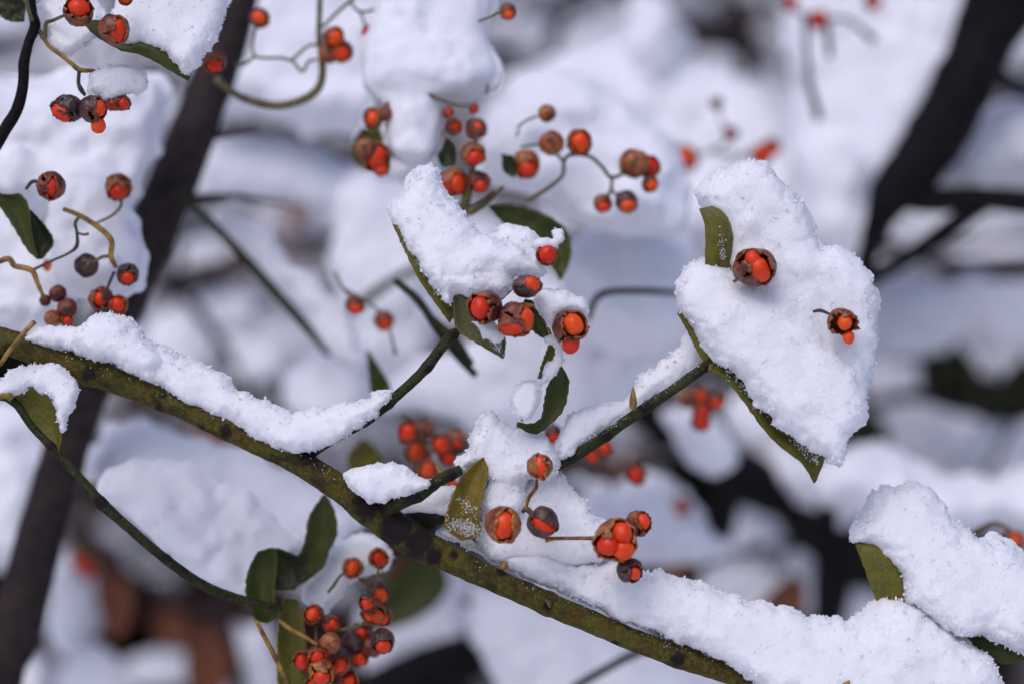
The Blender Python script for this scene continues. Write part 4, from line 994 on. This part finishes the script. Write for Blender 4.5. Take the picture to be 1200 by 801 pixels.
# ------------------------------------------------------------------ berry twig in the upper corner
ut = thing('berry_twig', 'dark curved twig in the upper corner with split capsules on a golden stalk', 'twig', P(25, 80, 0))
YU = .012
tube('stem', [(34, -60, YU, 6), (36, -10, YU, 5.5), (38, 15, YU, 5.5), (41, 30, YU, 6.5), (34, 50, YU, 6), (28, 75, YU, 6.5), (27, 100, YU, 6.5), (20, 128, YU, 7), (6, 152, YU, 7.5), (-8, 175, YU, 8), (-60, 260, YU+.01, 9), (-220, 700, .03, 12), (-600, 3500, .05, 16)], DARKBARK, ut, per=12, sides=14, nodes=[(41, 30, 8)], bumps=.25)
stalk(ut, [(44, 32, 2.5, 0), (52, 45, 3, 0), (54, 28, 2.6, 0), (62, 24, 2.2, -.002), (78, 17, 1.8, -.004)], YU, STALKO)
stalk(ut, [(50, 42, 2.6), (58, 55, 2.4), (72, 65, 2.6), (84, 75, 2.8), (93, 82, 3.2), (108, 83, 2.2), (118, 82, 2.2)], YU-.002)
stalk(ut, [(93, 82, 2.4), (92, 97, 2.2), (95, 105, 3), (100, 112, 2)], YU-.002, STALKD)
stalk(ut, [(30, -10, 2), (33, 10, 2.4), (38, 25, 2.4)], YU-.004, STALKO)
leaf([[(100, 30, 0), (112, 42, -3), (129, 53, -4), (146, 61, -4), (162, 64, -6), (184, 74, -6), (201, 84, -4), (221, 95, 0)], [(101, 29, 2), (116, 38, 0), (132, 48, 0), (150, 55, -4), (168, 51, -8), (186, 57, -8), (203, 72, -6), (221, 93, 0)], [(104, 22, 12), (125, 20, 30), (150, 15, 40), (180, 15, 44), (205, 30, 40), (218, 50, 30), (222, 70, 15), (222, 92, 2)]], LEAF_GREEN, ut, YU-.004)
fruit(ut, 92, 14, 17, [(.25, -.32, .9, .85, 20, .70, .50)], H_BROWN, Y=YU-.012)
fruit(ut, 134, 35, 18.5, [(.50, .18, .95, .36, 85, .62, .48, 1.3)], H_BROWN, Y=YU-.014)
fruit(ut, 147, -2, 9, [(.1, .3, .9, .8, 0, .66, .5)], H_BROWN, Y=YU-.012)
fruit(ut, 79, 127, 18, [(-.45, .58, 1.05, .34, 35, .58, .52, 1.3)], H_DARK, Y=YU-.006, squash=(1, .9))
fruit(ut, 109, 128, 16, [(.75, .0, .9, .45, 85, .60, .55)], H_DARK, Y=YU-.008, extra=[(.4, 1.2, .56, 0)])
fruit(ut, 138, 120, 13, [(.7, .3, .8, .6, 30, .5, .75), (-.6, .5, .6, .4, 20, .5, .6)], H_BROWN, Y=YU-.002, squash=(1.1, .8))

lt2 = thing('berry_twig', 'golden stalked twig beside the leaning trunk with dried closed brown capsules', 'twig', P(75, 246, 0))
YM = .026
stalk(lt2, [(-240, 900, 8, .03), (-80, 360, 4, .005), (0, 306, 3.6), (18, 312, 3.4), (37, 317, 3.4), (44, 332, 2.8), (52, 350, 2)], YM-.008)
stalk(lt2, [(37, 317, 1.8), (60, 306, 1.6), (80, 297, 1.6), (90, 288, 2.4), (90, 272, 1.8), (88, 262, 1.8), (92, 255, 2)], YM-.004, STALKD)
stalk(lt2, [(91, 273, 1.5), (98, 275, 1.5), (104, 274, 1.8)], YM-.004, STALKD)
stalk(lt2, [(74, 245, 2.6), (92, 252, 3), (112, 264, 3.2), (130, 281, 3.4), (130, 300, 3.2), (136, 314, 2.6)], YM-.005)
stalk(lt2, [(131, 300, 2.2), (120, 301, 2.2), (108, 308, 1.8)], YM-.004, STALKO)
stalk(lt2, [(30, 222, 1.6), (38, 213, 2.4), (48, 214, 1.8), (58, 217, 1.6)], YM-.010, STALKD)
stalk(lt2, [(112, 262, 1.6, .004), (132, 252, 1.6, .008), (142, 240, 1.8, .011), (140, 228, 1.8, .012)], YM, STALKO)
stalk(lt2, [(134, 318, 1.8), (128, 332, 1.8), (124, 345, 1.6)], YM-.004, STALKD)
for a in [(60, 218, 17, H_BROWN, 'c', -.01), (139, 219, 16, H_ORANGE, 'd', .012), (101, 311, 14.5, H_DARK, 'n', 0), (149, 321, 13, H_DARK, 'd', 0), (119, 350, 14.5, H_BROWN, 'c', 0), (138, 357, 12, H_ORANGE, 's', 0), (68, 344, 10, H_BROWN, 'n', 0), (79, 361, 12, H_BROWN, 'n', 0), (53, 352, 7, H_BROWN, 'n', 0), (62, 373, 10, H_ORANGE, 'n', 0), (79, 374, 8, H_BROWN, 's', 0), (57, 311, 7, H_BROWN, 's', .02)]:
    rfruit(lt2, a[0], a[1], a[2], YM + a[5], a[3], a[4], sub=4)
leaf([[(-25, 205), (0, 242), (18, 270), (33, 294), (44, 304)], [(-20, 195), (0, 226), (25, 228, -4), (35, 245, -6), (38, 275, -4), (45, 303)]], LEAF_GREEN, lt2, YM-.006)
leaf([[(34, 245), (35, 270), (38, 290), (44, 304)], [(38, 248), (55, 268, 3), (62, 285, 4), (50, 303)]], LEAF_DARK, lt2, YM-.004)

# ------------------------------------------------------------------ two snowed in leaves in the lower corner
cl = thing('leafy_shoot', 'dark green leaf pair bending under a big snow cap in the lower corner', 'shoot', P(1110, 770, 0))
tube('stem', [(1085, 735, .03, 5), (1110, 770, .03, 6), (1135, 830, .035, 7), (1200, 1200, .05, 9), (1300, 3800, .06, 14)], TWIG, cl, per=8, sides=12)
leaf([[(1002, 637, -4), (1012, 665, -6), (1026, 702, -4), (1050, 735, 0), (1085, 740, 6)], [(1003, 637, -2), (1030, 645, -8), (1050, 672, -10), (1060, 704, -6), (1085, 738, 6)], [(1008, 630, 15), (1060, 620, 40), (1090, 660, 50), (1095, 700, 40), (1087, 736, 10)]], LEAF_OLIVE, cl, .004)
leaf([[(1085, 740, 6), (1130, 756, -8), (1155, 767, -10), (1176, 777, -8), (1200, 772, -4), (1215, 768, 0)], [(1087, 738, 6), (1115, 740, -4), (1146, 741, -8), (1176, 752, -8), (1200, 766, -2), (1215, 767, 0)], [(1090, 732, 10), (1125, 700, 40), (1170, 690, 50), (1205, 710, 40), (1218, 740, 20), (1216, 765, 2)]], LEAF_GREEN, cl, .008)

# ------------------------------------------------------------------ snow in focus
SNG = 'snow clumps on the fruiting branch'
snow('thick snow clump on the pointed olive leaf above the middle berries', .001,
     [([(461, 258), (457, 240), (475, 224), (479, 207), (494, 192), (512, 196), (516, 215), (529, 237), (546, 253), (562, 274), (592, 288), (614, 296), (600, 318), (560, 322), (530, 330), (512, 335), (487, 302), (473, 277)], 12, 30, 24, .45),
      ([(512, 335), (520, 312), (540, 290), (562, 277), (592, 282), (614, 294), (633, 308), (634, 320), (603, 322), (598, 338), (586, 347), (549, 348), (532, 346), (525, 352)], -8, 27, 20, .3),
      ([(578, 280), (586, 266), (601, 264), (623, 270), (633, 287), (628, 303), (600, 300)], 14, 16, 14, .2)], 1.5, k=13)
snow('tiny snow tuft standing on the highest berry of the middle cluster', -.006, [([(632, 288), (637, 281), (647, 281), (650, 273), (659, 275), (657, 283), (652, 290), (642, 291)], 0, 6, 6, .1)], 1.1, spikes=.2, k=3)
snow('small snow cushion over the drooping split berry', -.004, [([(631, 357), (631, 346), (648, 341), (665, 343), (682, 353), (687, 366), (670, 365), (655, 368), (648, 379), (638, 369)], 2, 15, 13, .2)], 1.4)
snow('icy snow scrap wedged under the paired middle berries', -.005, [([(556, 377), (570, 376), (583, 382), (588, 392), (578, 398), (566, 389)], 0, 7, 6, .2)], 1.2)
snow('snow stripe clinging along the twisted hanging leaf', -.003, [([(640, 398), (650, 397), (659, 412), (658, 428), (650, 436), (644, 444), (636, 452), (632, 447), (640, 432), (648, 420), (650, 408)], -2, 5, 5, .1)], 1.2, spikes=.2, k=3)
snow('snow patch on the lower half of the twisted hanging leaf', -.004, [([(603, 462), (611, 451), (622, 449), (631, 455), (628, 469), (624, 482), (614, 488), (605, 478)], -4, 9, 8, .1)], 1.3, spikes=.15)
snow('long snow ridge lying on the main branch up to the first twig', .002,
     [([(30, 397), (53, 384), (90, 385), (115, 374), (133, 370), (152, 377), (168, 396), (205, 414), (228, 425), (257, 441), (276, 457), (304, 468), (337, 480), (372, 481), (402, 474), (430, 470), (452, 461), (456, 466), (445, 480), (420, 499), (392, 515), (362, 527), (345, 528), (318, 517), (270, 491), (230, 473), (180, 448), (140, 427), (100, 416), (60, 403)], 0, 24, 20, .3),
      ([(85, 400), (92, 384), (115, 371), (133, 368), (153, 377), (170, 397), (190, 420), (175, 440), (140, 425), (105, 414)], -1, 27, 24, .3)], 1.7, k=18)
snow('low snow mound on the short forked twig', -.006, [([(404, 556), (430, 548), (446, 544), (468, 549), (484, 558), (500, 567), (486, 574), (466, 581), (444, 587), (428, 580), (413, 566)], 0, 16, 14, .25)], 1.5)
snow('snow wedge trapped beneath the short forked twig', .006, [([(466, 600), (490, 590), (515, 573), (534, 574), (530, 602), (508, 606), (486, 608)], 0, 12, 12, .2)], 1.5)
snow('tall crumbly snow clump behind the golden leaf and split berries', .004,
     [([(536, 556), (538, 539), (551, 526), (551, 514), (558, 502), (574, 487), (592, 497), (610, 502), (632, 507), (646, 525), (653, 540), (645, 556), (620, 560), (600, 566), (570, 560), (555, 545)], 0, 24, 18, .3),
      ([(572, 560), (590, 548), (610, 545), (618, 560), (614, 585), (600, 598), (580, 600), (566, 590), (564, 574)], -12, 16, 14, .2),
      ([(600, 570), (632, 554), (655, 560), (668, 578), (690, 590), (698, 606), (716, 618), (708, 652), (660, 668), (610, 660), (572, 650), (560, 622), (580, 595)], 6, 20, 18, .2)], 1.6, k=12, rough=1.3)
snow('snow lining the second twig below the pointed bud', .008,
     [([(656, 516), (662, 496), (676, 484), (700, 478), (732, 471), (742, 460), (746, 446), (755, 438), (772, 430), (797, 408), (812, 392), (822, 400), (820, 424), (795, 442), (765, 462), (738, 482), (708, 502), (680, 522), (655, 537)], 0, 17, 14, .25)], 1.6)
snow('great snow clump weighing down the leaf pair on the second twig', .002,
     [([(821, 231), (823, 217), (836, 204), (862, 192), (890, 188), (902, 193), (913, 208), (929, 223), (942, 242), (962, 285), (972, 340), (950, 400), (900, 395), (868, 345), (852, 312), (848, 285), (838, 258)], 26, 36, 32, .14),
      ([(890, 270), (930, 276), (954, 288), (988, 290), (1004, 301), (1015, 313), (1024, 332), (1027, 365), (1022, 425), (1008, 465), (980, 470), (940, 400), (920, 340)], 12, 34, 26, .15),
      ([(794, 343), (802, 320), (823, 305), (845, 310), (872, 330), (905, 345), (940, 372), (985, 420), (1010, 462), (1001, 494), (987, 511), (984, 520), (977, 542), (962, 535), (941, 521), (909, 498), (881, 464), (860, 436), (835, 415), (817, 386), (797, 363)], -20, 34, 30, .26)], 1.8, k=12)
snow('long crisp snow ridge along the lower half of the main branch', .002,
     [([(515, 622), (535, 631), (566, 645), (603, 646), (637, 645), (671, 655), (705, 660), (738, 665), (772, 672), (800, 679), (844, 694), (891, 706), (949, 721), (985, 724), (1010, 730), (1010, 790), (950, 830), (895, 800), (860, 779), (800, 748), (740, 727), (690, 706), (640, 684), (590, 660), (545, 640)], 0, 30, 26, .3),
      ([(985, 745), (1002, 725), (1017, 713), (1045, 703), (1071, 708), (1088, 721), (1108, 733), (1126, 750), (1160, 770), (1166, 788), (1168, 830), (1120, 860), (1020, 860), (930, 830), (900, 801), (940, 770)], -10, 48, 40, .3)], 1.9)
snow('big smooth snow cap on the leaf pair in the lower corner', .006,
     [([(999, 632), (998, 617), (1013, 605), (1025, 585), (1047, 573), (1080, 573), (1104, 586), (1116, 606), (1131, 617), (1149, 629), (1176, 633), (1202, 654), (1250, 700), (1250, 775), (1200, 762), (1161, 741), (1130, 738), (1105, 735), (1073, 709), (1059, 698), (1051, 668), (1035, 650), (1012, 637)], 0, 42, 34, .4)], 2.0)
snow('thin snow fringe over the olive leaf at the left edge', -.002,
     [([(-25, 445), (0, 446), (10, 437), (35, 431), (61, 431), (76, 440), (87, 452), (85, 469), (78, 485), (76, 502), (71, 488), (66, 474), (53, 460), (36, 452), (15, 462), (-20, 460)], 4, 12, 11, .3)], 1.5)
snow('snow blanket on the upper leaf crossing the leaning trunk', .010,
     [([(128, 22), (150, -15), (200, -40), (262, -30), (259, 20), (251, 48), (240, 66), (232, 80), (219, 89), (206, 74), (187, 58), (168, 52), (152, 54), (140, 44)], 4, 28, 24, .35)], 1.8)
snow('small snow lump behind the two upper split capsules', .016, [([(44, 6), (60, -14), (90, -10), (120, 10), (118, 40), (100, 52), (85, 64), (66, 58), (58, 36)], 0, 16, 16, .3)], 1.8)
snow('icy snow crumbs on top of the hanging capsule trio', .010, [([(105, 106), (117, 82), (134, 78), (151, 80), (170, 90), (170, 107), (150, 112), (134, 116), (115, 111)], 2, 12, 12, .2)], 1.4, spikes=.16)
snow('snow saddle in the bend of the drooping bunch', .040, [([(376, 654), (395, 640), (428, 627), (450, 638), (456, 665), (430, 672), (405, 682), (396, 697), (380, 716), (360, 702), (356, 684), (370, 668)], 6, 14, 14, .2)], 2.2)
snow('sloping snow bank resting on the slender lower twig', .045, [([(112, 580), (128, 552), (165, 540), (215, 548), (250, 575), (262, 600), (270, 640), (240, 668), (205, 650), (158, 612)], 20, 40, 40, .5), ([(225, 590), (262, 572), (300, 590), (330, 612), (352, 640), (330, 668), (300, 692), (268, 690), (232, 672), (215, 640)], 8, 34, 34, .4)], 3, far=True, big=True, rough=1.6, k=10)
snow('hanging snow mass at the top edge above the crowded sprig', .06, [([(452, -60), (520, -50), (568, -60), (578, -10), (570, 40), (581, 85), (560, 112), (524, 120), (518, 150), (510, 188), (484, 195), (460, 186), (453, 160), (450, 130), (426, 98), (428, 50), (440, 10)], 0, 38, 40, .3), ([(440, 60), (500, 40), (560, 70), (570, 100), (520, 116), (475, 116), (440, 100)], -8, 38, 36, .3)], 3, far=True, k=24, rough=1.6)

# ------------------------------------------------------------------ frost and loose snow crystals clinging to leaves and bark
def crystals(label, spots):
    oc = np.array([(1,0,0),(-1,0,0),(0,1,0),(0,-1,0),(0,0,1),(0,0,-1)], float)
    of = [(0,2,4),(2,1,4),(1,3,4),(3,0,4),(2,0,5),(1,2,5),(3,1,5),(0,3,5)]
    V, F = [], []
    for (x0, y0, x1, y1, Y, spread, n, big) in spots:
        for i in range(n):
            t = rng.random(); p = np.array(P(x0+(x1-x0)*t + rng.normal(0, spread), y0+(y1-y0)*t + rng.normal(0, spread), Y + rng.normal(0, .0004)))
            R_ = np.linalg.qr(rng.normal(0, 1, (3, 3)))[0]; k = (0.5 + rng.random()**2*big)*K
            b = len(V)
            V.extend((p + (oc*np.array([.5, .7, 1.0])*k) @ R_).tolist()); F.extend([tuple(b+j for j in f) for f in of])
    o = link_mesh('frost_crystals', np_mesh('frost_crystals', V, F), SNOW, None, (0, 0, 0))
    o['kind'] = 'stuff'; o['label'] = label; o['category'] = 'frost'
crystals('frost grains speckling the leaves and bark of the fruiting branch', [
    (530, 612, 560, 622, -.0050, 5, 420, 1.5), (540, 585, 556, 600, -.0062, 4, 90, 1.4),
    (850, 432, 958, 540, -.0016, 3.0, 420, 1.6), (842, 268, 848, 305, -.0022, 2.2, 110, 1.4), (818, 380, 834, 412, -.0012, 2.4, 120, 1.4),
    (470, 280, 512, 345, -.0014, 2.2, 130, 1.4), (575, 398, 588, 412, -.0020, 3, 90, 1.4),
    (440, 588, 515, 560, -.0066, 2.5, 50, 1.0), (655, 538, 735, 487, -.0012, 2.2, 40, 1.0), (740, 482, 822, 428, -.0015, 2.0, 40, 1.0),
    (360, 522, 450, 468, -.0014, 2.2, 30, 1.2), (300, 505, 400, 560, -.0034, 3.5, 50, 1.0), (560, 662, 850, 780, -.0030, 3.5, 90, 1.0), (60, 408, 300, 505, -.0032, 3.0, 50, 1.0)])
